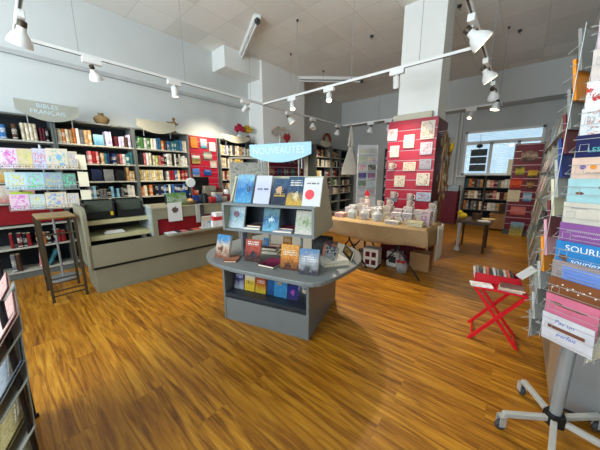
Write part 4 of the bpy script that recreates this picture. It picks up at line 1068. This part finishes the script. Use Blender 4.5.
# ------------------------------------------------------------------ far end: bookcase under the window, tables, red stand
FY = 9.1
t = bookcase('dark grey bookcase under the bright back window', (-1.32, FY, 0), 0, 1.16, .34, 1.46, [.14, .46, .79, 1.12], frame=M['shelf_dark'], back=M['case_back'], board=M['shelf_dark'])
obj('divider', MB().box(.50, .006, .1, .525, .32, 1.44), M['shelf_dark'], t)
for z, sh in ((1.12, 'top'), (.79, 'middle'), (.46, 'lower')):
    fill((-1.32, FY, z), 0, .03, .49, ['tan','cream','brown','orange','grey','teal','white'], sh, 'bay by the pillar under window', 'pillar side', tmin=.06, tmax=.09, hmin=.2, hmax=.26)
    fill((-1.32, FY, z), 0, .54, 1.13, ['tan','cream','brown','maroon','grey','teal','pink','white'], sh, 'bay by red stand under window', 'divider', tmin=.065, tmax=.10, hmin=.18, hmax=.26)
# hanging mobile in the window
t = thing('window_mobile', 'dark hanging mobile of square plaques in the back window', 'mobile', (-1.08, 9.36, 0))
obj('cord', MB().tube([(0, 0, 2.62), (0, 0, 1.62)], .004, 5), M['blackwire'], t)
obj('hook', MB().tube([(0, .0, 2.62), (0, .21, 2.64)], .005, 5), M['blackwire'], t)
for k, z in enumerate((2.02, 1.80, 1.58)):
    obj('plaque', MB().box(-.2, -.01, z, .2, .01, z+.19), plain('slate_plaque', (74, 80, 84), .6, vary=.4, scale=14), t)
obj('topper', MB().ball((0, 0, 2.30), .08, .04, .06), M['darkgrey'], t, smooth=True)
# low dark table with white leg
t = thing('low_table', 'low dark table with white turned legs in the aisle beyond the pillar', 'table', (-.68, 5.98, 0))
obj('tabletop', MB().box(-.22, -.28, .56, .34, .40, .60), M['wood_dark'], t, bev=.005)
obj('leg', MB().lathe([(.05, 0), (.045, .05), (.02, .1), (.03, .2), (.02, .3), (.032, .45), (.04, .56)], 12, 0, None, (-.15, -.22, 0)), M['grey_cloth'], t, smooth=True)['label'] = 'white turned leg'
for x, y in ((-.15, .32), (.26, .32), (.26, -.2)):
    obj('leg', MB().tube([(x, y, 0), (x, y, .56)], .018, 8), M['wood_dark'], t, smooth=True)
t = thing('plush_duck', 'yellow plush duck on the low dark table', 'toy', (-.83, 6.0, .601), R(40))
obj('body', MB().ball((0, 0, .06), .085, .065, .06).ball((-.055, 0, .125), .045, .042, .042), M['yellow'], t, smooth=True)
obj('beak', MB().lathe([(.018, 0), (.001, .035)], 8, 0, Matrix.Translation((-.09, 0, .12)) @ Matrix.Rotation(R(-90), 4, 'Y')), M['orange'], t)
obj('eye', MB().ball((-.088, -.024, .14), .007, .007, .007), M['black'], t)
for k, (x, y, rgb, lab) in enumerate([(-.60, 6.05, (70,60,50), 'dark brown basket beside the plush duck'), (-.47, 5.88, (226,220,206), 'white booklet lying on the low dark table'), (-.42, 6.2, (206,180,120), 'tan booklet lying on the low dark table')]):
    if k == 0: o = obj('basket', MB().lathe([(.07, 0), (.09, .12), (.085, .12), (.065, .01)], 12), M['wood_dark'], loc=(x, y, .601), smooth=True)
    else: o = obj('booklet', MB().box(-.09, -.06, 0, .09, .06, .014).box(-.088, -.058, .014, .088, .058, .016), plain('booklet_paper', rgb, .6), loc=(x, y, .601), rot=(0, 0, R(20*k)))
    tag(o, lab, 'basket' if k == 0 else 'booklet')
t = thing('chest', 'brown wooden chest standing below the far bookcase', 'chest', (-.30, 8.72, 0))
obj('chest_body', MB().box(-.26, -.16, .04, .26, .16, .40), M['wood_mid'], t, bev=.006)
obj('lid', MB().box(-.28, -.18, .40, .28, .18, .44), M['wood_mid'], t, bev=.006)
for x in (-.22, .18):
    obj('foot', MB().box(x, -.14, 0, x+.04, .14, .04), M['wood_dark'], t)
for k, (x, y, lab) in enumerate([(-1.55, 8.6, 'grey mosaic box on the maroon cabinet by the back window')]):
    t = thing('cabinet', 'maroon cabinet in the corner between pillar and back window', 'cabinet', (-1.66, 8.95, 0))
    obj('body', MB().box(-.26, -.2, .05, .26, .2, 1.0), M['maroon'], t, bev=.005)
    obj('door', MB().box(-.24, -.215, .1, -.005, -.2, .95), M['maroon'], t); obj('door', MB().box(.005, -.215, .1, .24, -.2, .95), M['maroon'], t)
    obj('plinth', MB().box(-.24, -.18, 0, .24, .18, .05), M['wood_dark'], t)
    o = obj('box', MB().box(-.25, -.12, 0, .25, .12, .16).box(-.252, -.122, .13, .252, .122, .163), plain('mosaic_print', (150, 166, 176), .5, vary=.5, scale=30), loc=(-1.66, 8.95, 1.001)); tag(o, lab, 'box')
# red slat stand facing us at the end of the racks
t = slatwall('slatwall_stand', 'crimson slatted stand at the far end of the card racks', (-.22, 8.28, 0), R(4), .50, .1, 2.2, mat=M['maroon'], step=.16)
obj('foot', MB().box(-.02, -.1, 0, .52, .14, .1), M['shelf_dark'], t)
rs = [(.27, 1.78, .3, .26, ((90,60,60),(190,170,150),(120,60,60)), 'sepia picture hung at the top of the crimson stand'), (.14, 1.47, .17, .2, ((120,130,40),(210,190,50),(60,70,30)), 'yellow and green book on the crimson stand'),
      (.38, 1.40, .17, .18, ((60,50,20),(226,190,60),(200,150,40)), 'golden book beside the green one on the crimson stand'), (.10, 1.16, .22, .22, ((180,40,20),(226,90,30),(190,40,20)), 'orange sunflower book on the crimson stand'),
      (.37, 1.14, .14, .2, ((40,30,30),(200,150,90),(60,40,30)), 'dark framed picture beside the sunflower book'), (.09, .82, .24, .28, ((220,205,175),(225,210,180),(215,200,170)), 'cream calendar with black ink drawing on the crimson stand'),
      (.35, .84, .16, .2, ((90,140,180),(200,214,220),(120,170,200)), 'pale blue card on the crimson stand'), (.22, .50, .28, .2, ((190,90,80),(220,130,120),(200,110,100)), 'coral pink landscape book on the crimson stand')]
for k, (x, z, w, h, cc, lab) in enumerate(rs):
    face_book('book', lab, 'book', w, h, .015, on((-.22, 8.28), R(4), x, -.026, z), R(4), R(3), cover('stand_book', *cc, seed=60+k, mixn=.4), pages=False)
face_book('book', 'yellow landscape book leaning on the floor against the crimson stand', 'book', .26, .34, .02, on((-.22, 8.28), R(4), .22, -.20, .001), R(-14), R(16), cover('floor_book', (190,160,60), (120,120,70), (120,160,190), 77))
o = obj('binder', MB().box(-.06, 0, 0, .06, .2, .42).box(-.058, .004, .42, .058, .196, .424), M['cream'], loc=(-.30, 9.14, 1.461)); tag(o, 'tall cream binder standing on the far bookcase by the window', 'binder')

# ------------------------------------------------------------------ racks along the right wall
t = thing('rack_cabinet', 'grey metal cabinet behind the wheeled card spinner', 'cabinet', (.30, 2.08, 0))
obj('end_panel', MB().box(0, 0, .04, .46, .02, .98), M['greymetal'], t)
obj('front_panel', MB().box(.0, .02, .04, .02, 1.05, .98), plain('brown_reflection_laminate', (150, 132, 108), .5), t)  # brown tone paints a reflection onto the cabinet front
obj('top_board', MB().box(0, .0, .98, .46, 1.05, 1.0), M['greymetal'], t)
obj('kick', MB().box(.04, .03, 0, .44, 1.03, .04), M['shelf_dark'], t)
obj('seam', MB().box(.06, -.003, .06, .066, 0, .96), M['shelf_dark'], t)
nr = 5; RL = 4.9 / nr
rk = random.Random(21)
rackcol = [('cream', (226,218,200)), ('pale grey', (186,186,180)), ('white', (222,220,214)), ('tan', (170,150,120)), ('pink', (220,180,180)), ('dusky blue', (110,130,165)), ('khaki', (150,140,104)), ('olive', (130,126,84)), ('charcoal', (70,70,70)), ('slate grey', (120,124,124)), ('stone grey', (156,154,144)), ('ivory', (214,206,180))]
for k in range(nr):
    y0 = 3.2 + k * RL
    lc = (.20, y0 + RL)
    t = thing('aisle_card_rack', f'grey tall wall rack of tilted card pockets, {ORD[k]} of five along the aisle', 'card rack', (lc[0], lc[1], 0), R(-90))
    obj('back_board', MB().box(0, .30, .02, RL-.01, .34, 2.42), M['pocket'], t)
    for x in (0, RL-.02):
        obj('side_panel', MB().prism([(.05, .0), (.34, .0), (.34, 2.44), (.12, 2.44)], 'x', x, x+.01), M['pocket'], t)
    for r in range(5):
        z = .16 + r * .45; yy = .015 + r * .016
        Mt = Matrix.Translation((0, yy, z)) @ Matrix.Rotation(R(-17), 4, 'X')
        mb = MB().box(.012, 0, 0, RL-.022, .004, .2, 0, Mt).box(.012, .05, 0, RL-.022, .054, .36, 0, Mt).box(.012, 0, -.004, RL-.022, .054, 0, 0, Mt)
        obj('pocket', mb, M['pocket'] if r % 3 else M['acrylic'], t)
        for c in range(3):
            nm, rgb = rk.choice(rackcol)
            h = rk.uniform(.3, .42)
            x = RL * (.18 + .31*c)
            card(on(lc, R(-90), x, yy + .012, z + .006), R(-90), RL*.27, h, R(17 - rk.uniform(0, 14)), rgb, f'{nm} card, {["far","middle","near"][c]} place of {ORD[r]} tier from below, {ORD[k]} wall rack', t=.016)

# ------------------------------------------------------------------ spinner of cards close by on casters
HX, HY = .30, 1.86
SR = R(-31.4)
t = thing('card_spinner', 'tall wheeled wire spinner of French greeting cards beside the grey cabinet', 'card rack', (HX, HY, 0), SR)
obj('pole', MB().tube([(0, 0, .08), (0, 0, 2.2)], .026, 14), M['greymetal'], t, smooth=True)
obj('hub', MB().lathe([(.05, .07), (.05, .14)], 5), M['black'], t)
ang = [math.atan2(dy, dx) for dx, dy in ((-.20, -.14), (-.10, .18), (.14, .13), (-.02, -.2), (.22, -.06))]
for k, a in enumerate(ang):
    a -= SR
    lg = obj('leg', MB().box(.04, -.014, .09, .27, .014, .118), M['leg_grey'], t, rot=(0, 0, a), bev=.004)
    cs = obj('caster', MB().lathe([(.027, -.011), (.030, -.006), (.030, .006), (.027, .011)], 16, 0, Matrix.Translation((.275, 0, .031)) @ Matrix.Rotation(R(90), 4, 'X')), M['darkgrey'], t, rot=(0, 0, a), smooth=True)
    obj('fork', MB().box(.258, -.02, .03, .29, -.013, .09).box(.258, .013, .03, .29, .02, .09).box(.258, -.02, .085, .29, .02, .092), M['chrome'], cs)
tops = [.75, .855, .945, 1.035, 1.135, 1.225, 1.325, 1.435, 1.53, 1.63, 1.745, 1.86, 1.99, 2.12]
def wires(parent, width, off, cx, face_rot, ztops, hgt=.1):
    Mr = Matrix.Rotation(face_rot, 4, 'Z')
    mb = MB()
    for x in (cx - width/2 - .006, cx + width/2 + .006):
        mb.tube([(x, -off+.02, ztops[0]-.17), (x, -off+.02, ztops[-1]+.04)], .0018, 5, 0, Mr)
    obj('upright_wire', mb, M['chrome'], parent)
    for z in ztops:
        mb = MB(); zl = z - hgt*.72
        x0, x1 = cx - width/2 - .006, cx + width/2 + .006
        mb.tube([(x0, -off+.02, zl+.03), (x0, -off-.028, zl), (x1, -off-.028, zl), (x1, -off+.02, zl+.03)], .0015, 5, 0, Mr)
        mb.tube([(x0+.035, -off-.028, zl), (x0+.035, -off-.028, zl+.03), (x0+.065, -off-.028, zl+.03), (x0+.065, -off-.028, zl)], .0012, 5, 0, Mr)
        mb.tube([(x0, -off+.02, zl-.06), (x0, -off-.01, zl-.06), (x1, -off-.01, zl-.06), (x1, -off+.02, zl-.06)], .0015, 5, 0, Mr)
        obj('wire_pocket', mb, M['chrome'], parent)
wires(t, .205, .125, .025, 0, tops)
wires(t, .21, .15, 0, R(-90), [z - .03 for z in tops])
wires(t, .205, .125, 0, R(90), [z - .03 for z in tops])
obj('spoke', MB().tube([(-.11, -.11, .66), (.11, .11, .66)], .004, 6).tube([(-.11, .11, .66), (.11, -.11, .66)], .004, 6).tube([(-.11, -.11, 2.1), (.11, .11, 2.1)], .004, 6).tube([(-.11, .11, 2.1), (.11, -.11, 2.1)], .004, 6), M['chrome'], t)
# front column cards, bottom row first
fc = [((224,222,226), 'white card reading Pas un parfait on the bottom row'), ((226,122,150), 'pink card with a brown branch above the bottom row'), ((140,84,48), 'brown wooden looking card with white dots'), ((150,138,136), 'grey plank card with a blue text label'),
      ((50,140,208), 'bright blue card reading SOURIS'), ((150,92,160), 'purple card with fine white script'), ((222,214,196), 'plain cream card with small writing'), ((176,220,222), 'pale turquoise card with dark spots'),
      ((240,206,184), 'peach card with a little row of toys'), ((28,32,84), 'navy card with pale teal lettering'), ((226,228,214), 'ivory card with coloured dots'), ((238,234,232), 'white card with red splashed flowers'), ((230,216,206), 'ivory card with a faint red mark'), ((226,200,206), 'pink card on the topmost row')]
def sp(x, off, z, rz): 
    c, s = math.cos(rz), math.sin(rz)
    return (HX + x*c + off*s, HY + x*s - off*c, z)
dots = art_mat('dotted_print', noise_scale=9)
for k, (rgb, lab) in enumerate(fc):
    z = tops[k] - .155
    mt = plain('spinner_card', tuple(v*.92 for v in rgb), .5, vary=.1, scale=18) if k not in (10, 11) else (dots if k == 10 else None)
    if k == 11:
        q = NT('red_splash_card'); cc = q.coord('Generated'); n1 = q.noise(cc, 5, 4, .6, .8)
        mt = q.set(q.mix(q.math('GREATER_THAN', n1, .55), lin(rgb), lin((196,50,44))), .4)
    if k == 3:
        q = NT('plank_card'); cc = q.coord('Generated'); wv = q.noise(q.mapping(cc, (1, 1, 14)), 2, 4)
        mt = q.set(q.ramp(wv, [(.3, lin((120,104,100))), (.7, lin((176,164,160)))]), .5)
    o = obj('greeting_card', MB().box(-.1, 0, 0, .1, .004, .158), mt, loc=sp(.025, .108, z, SR), rot=(R(10), 0, SR)); tag(o, lab + ' of the near spinner', 'card')
    def L(s, size, m, x, zz, **kw): return lettering(s, size, m, o, (x, -.0012, zz), **kw)
    def script(x0, x1, zz, hgt, m, seed):
        q = random.Random(seed); n = int((x1 - x0) / .0035)
        obj('printed_script', MB().tube([(x0 + (x1-x0)*i/n, -.0006, zz + hgt*(.5 if i % 2 else -.5)*q.uniform(.3, 1)) for i in range(n+1)], .0009, 4), m, o)
    if k == 0:
        L('Pas un', .03, M['text_blue'], -.01, .125, shear=.3); obj('printed_band', MB().box(-.075, -.001, .077, .07, 0, .096), M['text_brown'], o); L('parfait', .03, M['text_blue'], .0, .055, shear=.3)
    if k == 1: obj('printed_branch', MB().tube([(-.08, -.001, .115), (-.02, -.001, .105), (.06, -.001, .11)], .004, 5).ball((-.05, -.001, .115), .018, .001, .006).ball((.03, -.001, .107), .02, .001, .006), M['text_brown'], o)
    if k == 2:
        mb = MB()
        for q in range(9): mb.ball((-.085 + q*.02, -.0008, .10 + .035*((q*7) % 5)/5), .004, .001, .004, 6, 4)
        obj('printed_dot', mb, M['text_white'], o); script(-.03, .04, .115, .014, M['text_white'], 2)
    if k == 3:
        obj('printed_label', MB().box(-.06, -.001, .05, .08, 0, .135), plain('blue_label', (110,140,206), .5), o); script(-.045, .06, .122, .008, M['text_dark'], 3); script(-.05, .07, .10, .014, M['text_dark'], 4); script(-.04, .06, .08, .008, M['text_dark'], 5)
    if k == 4: L('SOURIS', .042, M['text_white'], .005, .125); obj('printed_bird', MB().ball((-.07, -.001, .075), .02, .001, .012).tube([(-.07, -.001, .07), (-.05, -.001, .045)], .006, 5), M['text_brown'], o); L('souriez', .036, M['text_white'], .01, .062, shear=.3)
    if k == 5: script(-.07, .08, .12, .01, M['text_white'], 6); script(-.05, .08, .1, .01, M['text_white'], 7)
    if k == 6: script(-.07, -.01, .13, .007, M['text_dark'], 8)
    if k == 7:
        for q, (xx, zz) in enumerate(((-.055, .09), (.02, .12))): obj('printed_spot', MB().ball((xx, -.001, zz), .015, .001, .007), M['text_brown'], o)
    if k == 8:
        for q in range(4): obj('printed_toy', MB().ball((-.06 + q*.035, -.001, .115), .011, .001, .01), [plain('toy_violet', (120,80,150)), M['orange'], M['text_teal'], M['red_plastic']][q], o)
        script(-.05, .06, .088, .01, M['text_dark'], 9)
    if k == 9: L('LES M', .03, M['text_teal'], -.02, .09); script(.0, .05, .125, .006, M['text_white'], 10)
# side columns seen from behind
sd = ['grey', 'pale grey', 'grey', 'pale grey', 'orange', 'pink', 'dark red', 'cream', 'pale grey', 'blue', 'dark red', 'grey', 'orange', 'grey']
rgbm = {'grey': (136,136,130), 'pale grey': (176,176,168), 'orange': (232,142,30), 'pink': (216,160,170), 'dark red': (110,44,48), 'cream': (214,206,170), 'blue': (40,60,130)}
for k, nm in enumerate(sd):
    rz = SR - R(90); z = tops[k] - .03 - .16
    o = obj('greeting_card', MB().box(-.1, 0, 0, .1, .012, .19 if k > 3 else .15), plain('side_card', rgbm[nm], .4), loc=sp(.0, .132, z, rz), rot=(R(9), 0, rz)); tag(o, f'{nm} card, {ORD[k]} from below on the aisle face of the near spinner', 'card')
for k in range(0, 14, 2):
    rz = SR + R(90); z = tops[k] - .03 - .16
    o = obj('greeting_card', MB().box(-.09, 0, 0, .09, .004, .15), M['cream'], loc=sp(.0, .105, z, rz), rot=(R(9), 0, rz)); tag(o, f'cream card, {ORD[k]} tier from below on the wall face of the near spinner', 'card')

# ------------------------------------------------------------------ red folding stool with a box of cards
t = thing('folding_stool', 'bright red folding stool with crossed legs in the aisle', 'stool', (-.05, 2.77, 0), R(7))
SH = .50
obj('seat', MB().box(-.185, -.16, SH-.018, .185, .16, SH), M['red_paint'], t, bev=.006)
for y in (-.15, .15):
    obj('leg', MB().prism([(-.185, 0), (-.155, 0), (.185, SH-.018), (.155, SH-.018)], 'y', y-.012, y+.012), M['red_paint'], t)
    obj('leg', MB().prism([(.185, 0), (.155, 0), (-.185, SH-.018), (-.155, SH-.018)], 'y', y+(.012 if y < 0 else -.036), y+(.036 if y < 0 else -.012)), M['red_paint'], t)
for x in (-.15, .165):
    obj('stretcher', MB().tube([(x, -.15, .02), (x, .15, .02)], .008, 8), M['red_paint'], t)
def onst(x, y, z): return on((-.05, 2.77), R(7), x, y, z)
t = thing('card_box', 'red plastic box of picture cards on the red stool', 'box', onst(-.02, .05, SH+.001), R(7))
mb = MB().box(-.16, -.08, 0, .16, .08, .006).box(-.16, -.08, 0, -.154, .08, .085).box(.154, -.08, 0, .16, .08, .085).box(-.16, -.08, 0, .16, -.074, .085).box(-.16, .074, 0, .16, .08, .085)
obj('box_body', mb, M['red_plastic'], t)
for k in range(12):
    rgb = [(220,214,206), (150,140,130), (90,84,80), (214,200,180), (226,110,80), (60,70,70)][k % 6]
    card(onst(-.02 - .138 + k*.0245, .05, SH+.009), R(7) + R(90), .14, rk.uniform(.095, .115), R(12), rgb, f'picture card, {ORD[k]} from the pillar end in the red box', t=.019)
for k, (x, y, yaw, rgb, lab) in enumerate([(-.13, -.11, 8, (232,228,222), 'white leaflet lying on the red stool beside the booklets'), (.07, -.10, -6, (180,170,160), 'grey booklet at the bottom of the pile on the red stool'), (.08, -.10, 2, (226,200,170), 'beige picture booklet in the pile on the red stool'), (.08, -.095, -3, (120,90,80), 'brown framed booklet on top of the pile on the red stool')]):
    zz = SH + .001 + (0 if k < 2 else .014*(k-1))
    o = obj('booklet', MB().box(-.08, -.045, 0, .08, .05, .013).box(-.074, -.039, .013, .074, .044, .0135), plain('stool_booklet', rgb, .5, vary=.25, scale=22), loc=onst(x, y, zz), rot=(0, 0, R(7 + yaw))); tag(o, lab, 'booklet')
o = obj('leaflet', MB().box(-.03, 0, 0, .03, .003, .14).box(-.028, .003, .002, .028, .004, .138), M['paper'], loc=onst(.13, .02, SH+.088), rot=(R(8), R(38), R(7))); tag(o, 'white leaflet sticking up from the end of the red box', 'leaflet')

# ------------------------------------------------------------------ magazine rack at the street end (cut by the frame)
MRX, MRY = -1.74, -.205
t = thing('magazine_rack', 'black wire floor rack of magazines near the street windows', 'magazine rack', (MRX, MRY, 0))
for x in (-.34, .34):
    obj('upright', MB().tube([(x, .15, 0), (x, .15, 1.0)], .01, 8), M['blackwire'], t, smooth=True)
    obj('foot', MB().tube([(x, .17, .012), (x, -.16, .012)], .012, 8), M['blackwire'], t, smooth=True)
mags = []
for r, z in enumerate((.06, .30, .52, .72)):
    y = -.02 + .012*r
    mb = MB()
    for dz in (0, .07):
        mb.tube([(-.35, y+.07, z+dz+.02), (-.35, y, z+dz), (.35, y, z+dz), (.35, y+.07, z+dz+.02)], .003, 6)
    for x in (-.35, -.12, .12, .35):
        mb.tube([(x, y+.06, z), (x, y, z), (x, y, z+.07)], .004, 6)
    obj('wire_pocket', mb, M['blackwire'], t)
    obj('pocket_back', MB().box(-.36, 0, 0, .36, .006, .17), M['pocket'], t, loc=(0, y+.075, z+.01), rot=(R(-34), 0, 0), bev=.002)
    mags.append((z, y))
cm = [((130,136,110),(160,162,136),(120,126,104)), ((150,134,84),(160,146,96),(140,126,84)), ((150,156,160),(170,180,186),(140,150,160)), ((210,90,80),(246,220,210),(230,180,170))]
nmm = [('grey green', 'dark green'), ('olive brown', 'khaki'), ('slate blue', 'pale slate'), ('red and cream', 'rose patterned')]
for r, (z, y) in enumerate(mags):
    for c, x in enumerate((-.17, .17)):
        face_book('magazine', f'{nmm[r][c]} magazine in the {["bottom","second","third","top"][r]} pocket of the black wire rack', 'magazine', .29, .26, .012, (MRX + x + .02*r, MRY + y + .028, z + .006), 0, R(28 + 3*c), cover('magazine_cover', *cm[r], seed=80+r*2+c, title=(226,220,200) if r in (1, 2) else None, titles=(.7, .9)), pages=False)

# ------------------------------------------------------------------ lighting tracks, spotlights, ceiling fittings
TZ_ = 2.9
def track(label, a, b, drops):
    t = thing('lighting_track', label, 'lighting track', (0, 0, 0))
    a = Vector(a); b = Vector(b); d = (b-a).normalized(); s = Vector((-d.y, d.x, 0)) * .018
    mb = MB(); vs = []
    for p in (a, b):
        vs += [p - s - Vector((0,0,.0)), p + s, p + s + Vector((0,0,.035)), p - s + Vector((0,0,.035))]
    mb.add(vs, [(0,1,2,3), (7,6,5,4), (0,4,5,1), (1,5,6,2), (2,6,7,3), (3,7,4,0)])
    obj('rail', mb, M['white'], t)
    mb = MB()
    obj('slot', MB().add([v + Vector((0,0,-.002)) - (s*.5 if i % 4 in (1,2) else -s*.5) for i, v in enumerate([vs[0], vs[1], vs[1]+Vector((0,0,.001)), vs[0]+Vector((0,0,.001)), vs[4], vs[5], vs[5]+Vector((0,0,.001)), vs[4]+Vector((0,0,.001))])], [(0,1,2,3), (7,6,5,4), (0,4,5,1), (1,5,6,2), (2,6,7,3), (3,7,4,0)]), M['darkgrey'], t)
    for q in drops:
        p = a + (b-a)*q
        obj('suspension_wire', MB().tube([(p.x, p.y, p.z+.035), (p.x, p.y, ZC-.03)], .0035, 5), M['greymetal'], t)
        obj('ceiling_hook', MB().lathe([(.02, -.03), (.02, 0)], 10, 0, None, (p.x, p.y, ZC)), M['darkgrey'], t)
    return t
track('white track running along the bookcase wall', (-4.32, .35, TZ_), (-4.32, 6.98, TZ_), (.08, .28, .48, .66, .85))
track('white track crossing the room in front of the pillar', (-4.30, 3.86, TZ_), (-.56, 3.86, TZ_), (.25, .55, .82))
track('white track running above the card rack aisle', (-.54, .9, TZ_), (-.54, 7.2, TZ_), (.2, .6, .9))
track('white track end over the stool leaving towards the street', (-4.30, .35, TZ_), (-2.6, .35, TZ_), (.5,))
track('white track crossing the back of the room', (-4.30, 7.0, TZ_), (-.56, 7.0, TZ_), (.3, .7))
def spotlight(label, loc, aim, lit=True, size=1.0, style='cone', power=45, axis='y'):
    t = thing('track_spotlight', label, 'spotlight', loc)
    aim = Vector(aim).normalized()
    if axis == 'y': obj('transformer', MB().box(-.03, -.10, -.065, .03, .10, 0), M['white'], t, bev=.006)
    else: obj('transformer', MB().box(-.10, -.03, -.065, .10, .03, 0), M['white'], t, bev=.006)
    obj('stem', MB().tube([(0, 0, -.065), (0, 0, -.12)], .012, 8), M['white'], t)
    Mq = Matrix.Translation((0, 0, -.13)) @ aim.to_track_quat('Z', 'Y').to_matrix().to_4x4()
    s = size
    if style == 'cone':
        prof = [(.022*s, -.03*s), (.032*s, -.02*s), (.036*s, .02*s), (.06*s, .05*s), (.085*s, .10*s), (.092*s, .14*s), (.086*s, .14*s), (.055*s, .06*s), (.03*s, .03*s)]
        lz, lr = .125*s, .080*s
        obj('socket', MB().lathe([(.028*s, -.07*s), (.034*s, -.06*s), (.034*s, -.02*s)], 12, 0, Mq), M['bronze'], t, smooth=True)
    else:
        prof = [(.03*s, -.05*s), (.045*s, -.04*s), (.048*s, .10*s), (.043*s, .10*s), (.04*s, .06*s)]
        lz, lr = .092*s, .042*s
    obj('reflector', MB().lathe(prof, 20, 0, Mq), M['white'], t, smooth=True)
    obj('lamp', MB().lathe([(.001, lz-.001), (lr, lz), (lr, lz+.003), (.001, lz+.004)], 18, 0, Mq), M['lit'] if lit else M['unlit'], t)
    if lit and power:
        d = bpy.data.lights.new('spot_beam', 'SPOT'); d.energy = power * SPOT_GAIN; d.color = (1.0, .88, .68); d.spot_size = R(85); d.spot_blend = .8; d.shadow_soft_size = .06
        l = bpy.data.objects.new('spot_beam', d); COL.objects.link(l); l.parent = t
        l.location = Vector((0, 0, -.13)) + aim * (.155*s); l.rotation_euler = aim.to_track_quat('-Z', 'Y').to_euler()
    return t
spotlight('large white cone spotlight at the street end of the bookcase track', (-3.66, .35, TZ_), (-.5, -.2, -1), False, 1.0, axis='x')
spotlight('white cone spotlight above the tall stool', (-4.32, 1.0, TZ_), (-.8, .5, -1), True, .82, power=40)
spotlight('white cylinder spotlight above the counter', (-4.32, 2.02, TZ_), (-.1, .1, -1), True, 1.0, 'tube', power=55)
spotlight('white spotlight beside the track corner near the flower vases', (-4.32, 3.40, TZ_), (-1, -.12, -.85), True, .9, 'tube', power=50)
spotlight('white spotlight on the bookcase track beyond the crossing', (-4.32, 4.65, TZ_), (.5, .6, -.9), True, .9, power=40)
spotlight('unlit white spotlight further along the bookcase track', (-4.32, 5.55, TZ_), (.2, -.2, -1), False, .9)
spotlight('small white spotlight near the hanging bag', (-4.32, 6.75, TZ_), (-.4, .3, -1), True, .9, power=50)
spotlight('glowing white spotlight at the wall end of the crossing track', (-3.50, 3.86, TZ_), (.45, -.35, -1), True, 1.0, 'tube', power=75, axis='x')
spotlight('glowing white spotlight second along the crossing track', (-2.66, 3.86, TZ_), (.35, -.5, -1), True, 1.0, 'tube', power=90, axis='x')
spotlight('white spotlight on the crossing track in front of the pillar', (-1.52, 3.86, TZ_), (-.1, .5, -1), True, 1.0, 'tube', power=42, axis='x')
spotlight('large white cone spotlight where the crossing and aisle tracks meet', (-.54, 3.12, TZ_), (.62, .25, -.6), True, 1.05, power=40)
spotlight('white cone spotlight second along the aisle track', (-.54, 4.30, TZ_), (.5, .2, -.8), True, .95, power=18)
spotlight('white cone spotlight third along the aisle track', (-.54, 5.35, TZ_), (.15, .8, -.75), True, .9, power=65)
spotlight('white cone spotlight fourth along the aisle track', (-.54, 6.25, TZ_), (-.2, -.1, -1), True, .85, power=8)
spotlight('glowing spotlight on the back track beside the window', (-1.05, 7.0, TZ_), (-.2, -.5, -1), True, .9, 'tube', power=14, axis='x')
spotlight('small spotlight at the wall end of the back track', (-3.4, 7.0, TZ_), (-.4, .3, -1), False, .9, axis='x')
spotlight('small spotlight second along the back track', (-2.9, 7.0, TZ_), (.2, .3, -1), False, .9, axis='x')
def tube_light(label, a, b):
    t = thing('ceiling_light', label, 'ceiling light', (0, 0, 0))
    a = Vector(a); b = Vector(b); d = (b-a).normalized(); s = Vector((-d.y, d.x, 0))
    mb = MB(); vs = []
    for p in (a, b):
        vs += [p - s*.05 + Vector((0,0,-.07)), p + s*.05 + Vector((0,0,-.07)), p + s*.06, p - s*.06]
    F = [(0,1,2,3), (7,6,5,4), (0,4,5,1), (1,5,6,2), (2,6,7,3), (3,7,4,0)]
    obj('housing', mb.add(vs, F), M['white'], t)
    dn = Vector((0, 0, -.105))
    obj('tube', MB().tube([a + d*.04 + dn, b - d*.04 + dn], .02, 10), M['tube_lamp'], t, smooth=True)
    for p, q in ((a, d), (b, -d)):
        e = p + q*.02
        obj('end_cap', MB().box(e.x-.035, e.y-.035, e.z-.13, e.x+.035, e.y+.035, e.z-.06), M['darkgrey'], t)
    obj('reflector_slot', MB().tube([a + d*.08 + Vector((0,0,-.073)), b - d*.08 + Vector((0,0,-.073))], .012, 6), M['darkgrey'], t)
tube_light('unlit fluorescent tube light on the ceiling near the wall beam', (-3.78, 3.30, ZC), (-5.40, 4.12, ZC))
tube_light('unlit fluorescent tube light on the ceiling towards the back wall', (-5.30, 5.70, ZC), (-3.78, 7.10, ZC))
for k, (x, y) in enumerate([(-1.12, 5.27), (-.39, 6.84), (-2.6, 5.2), (-2.2, 6.1)]):
    o = obj('ceiling_hook', MB().lathe([(.03, -.03), (.035, 0)], 12).tube([(0, 0, -.03), (0, 0, -.06), (.02, 0, -.07)], .006, 5), M['darkgrey'], loc=(x, y, ZC)); tag(o, ['small dark hook in the ceiling beside the pillar', 'small dark hook in the ceiling above the aisle', 'small dark hook in the ceiling before the pillar', 'small dark hook in the ceiling behind the pillar'][k], 'hook')
GROUPS = {'greeting_card': 'greeting cards', 'framed_print': 'prints on the pillar display', 'mug': 'mugs', 'gift_box': 'gift boxes on the burlap table', 'gift_bag': 'wrapped gift bags', 'track_spotlight': 'track spotlights',
 'lighting_track': 'lighting tracks', 'aisle_card_rack': 'aisle card racks', 'bookcase': 'grey bookcases', 'leaflet': 'leaflets', 'carton': 'cartons', 'magazine': 'magazines in the wire rack', 'ceiling_hook': 'ceiling hooks',
 'ceiling_light': 'fluorescent ceiling lights', 'booklet': 'booklets', 'garland': 'garlands on the pillar display', 'sign': 'bookcase signs', 'storage_box': 'boxes under the burlap table', 'letter_tray': 'letter trays', 'notebook': 'notebook packs', 'scarf': 'scarves', 'flower_vase': 'flower vases'}
for o in bpy.data.objects:
    if o.parent is None and 'category' in o and 'group' not in o:
        g = GROUPS.get(o.name.split('.')[0])
        if g: o['group'] = g
print('books', nbooks, 'objects', len(bpy.data.objects))
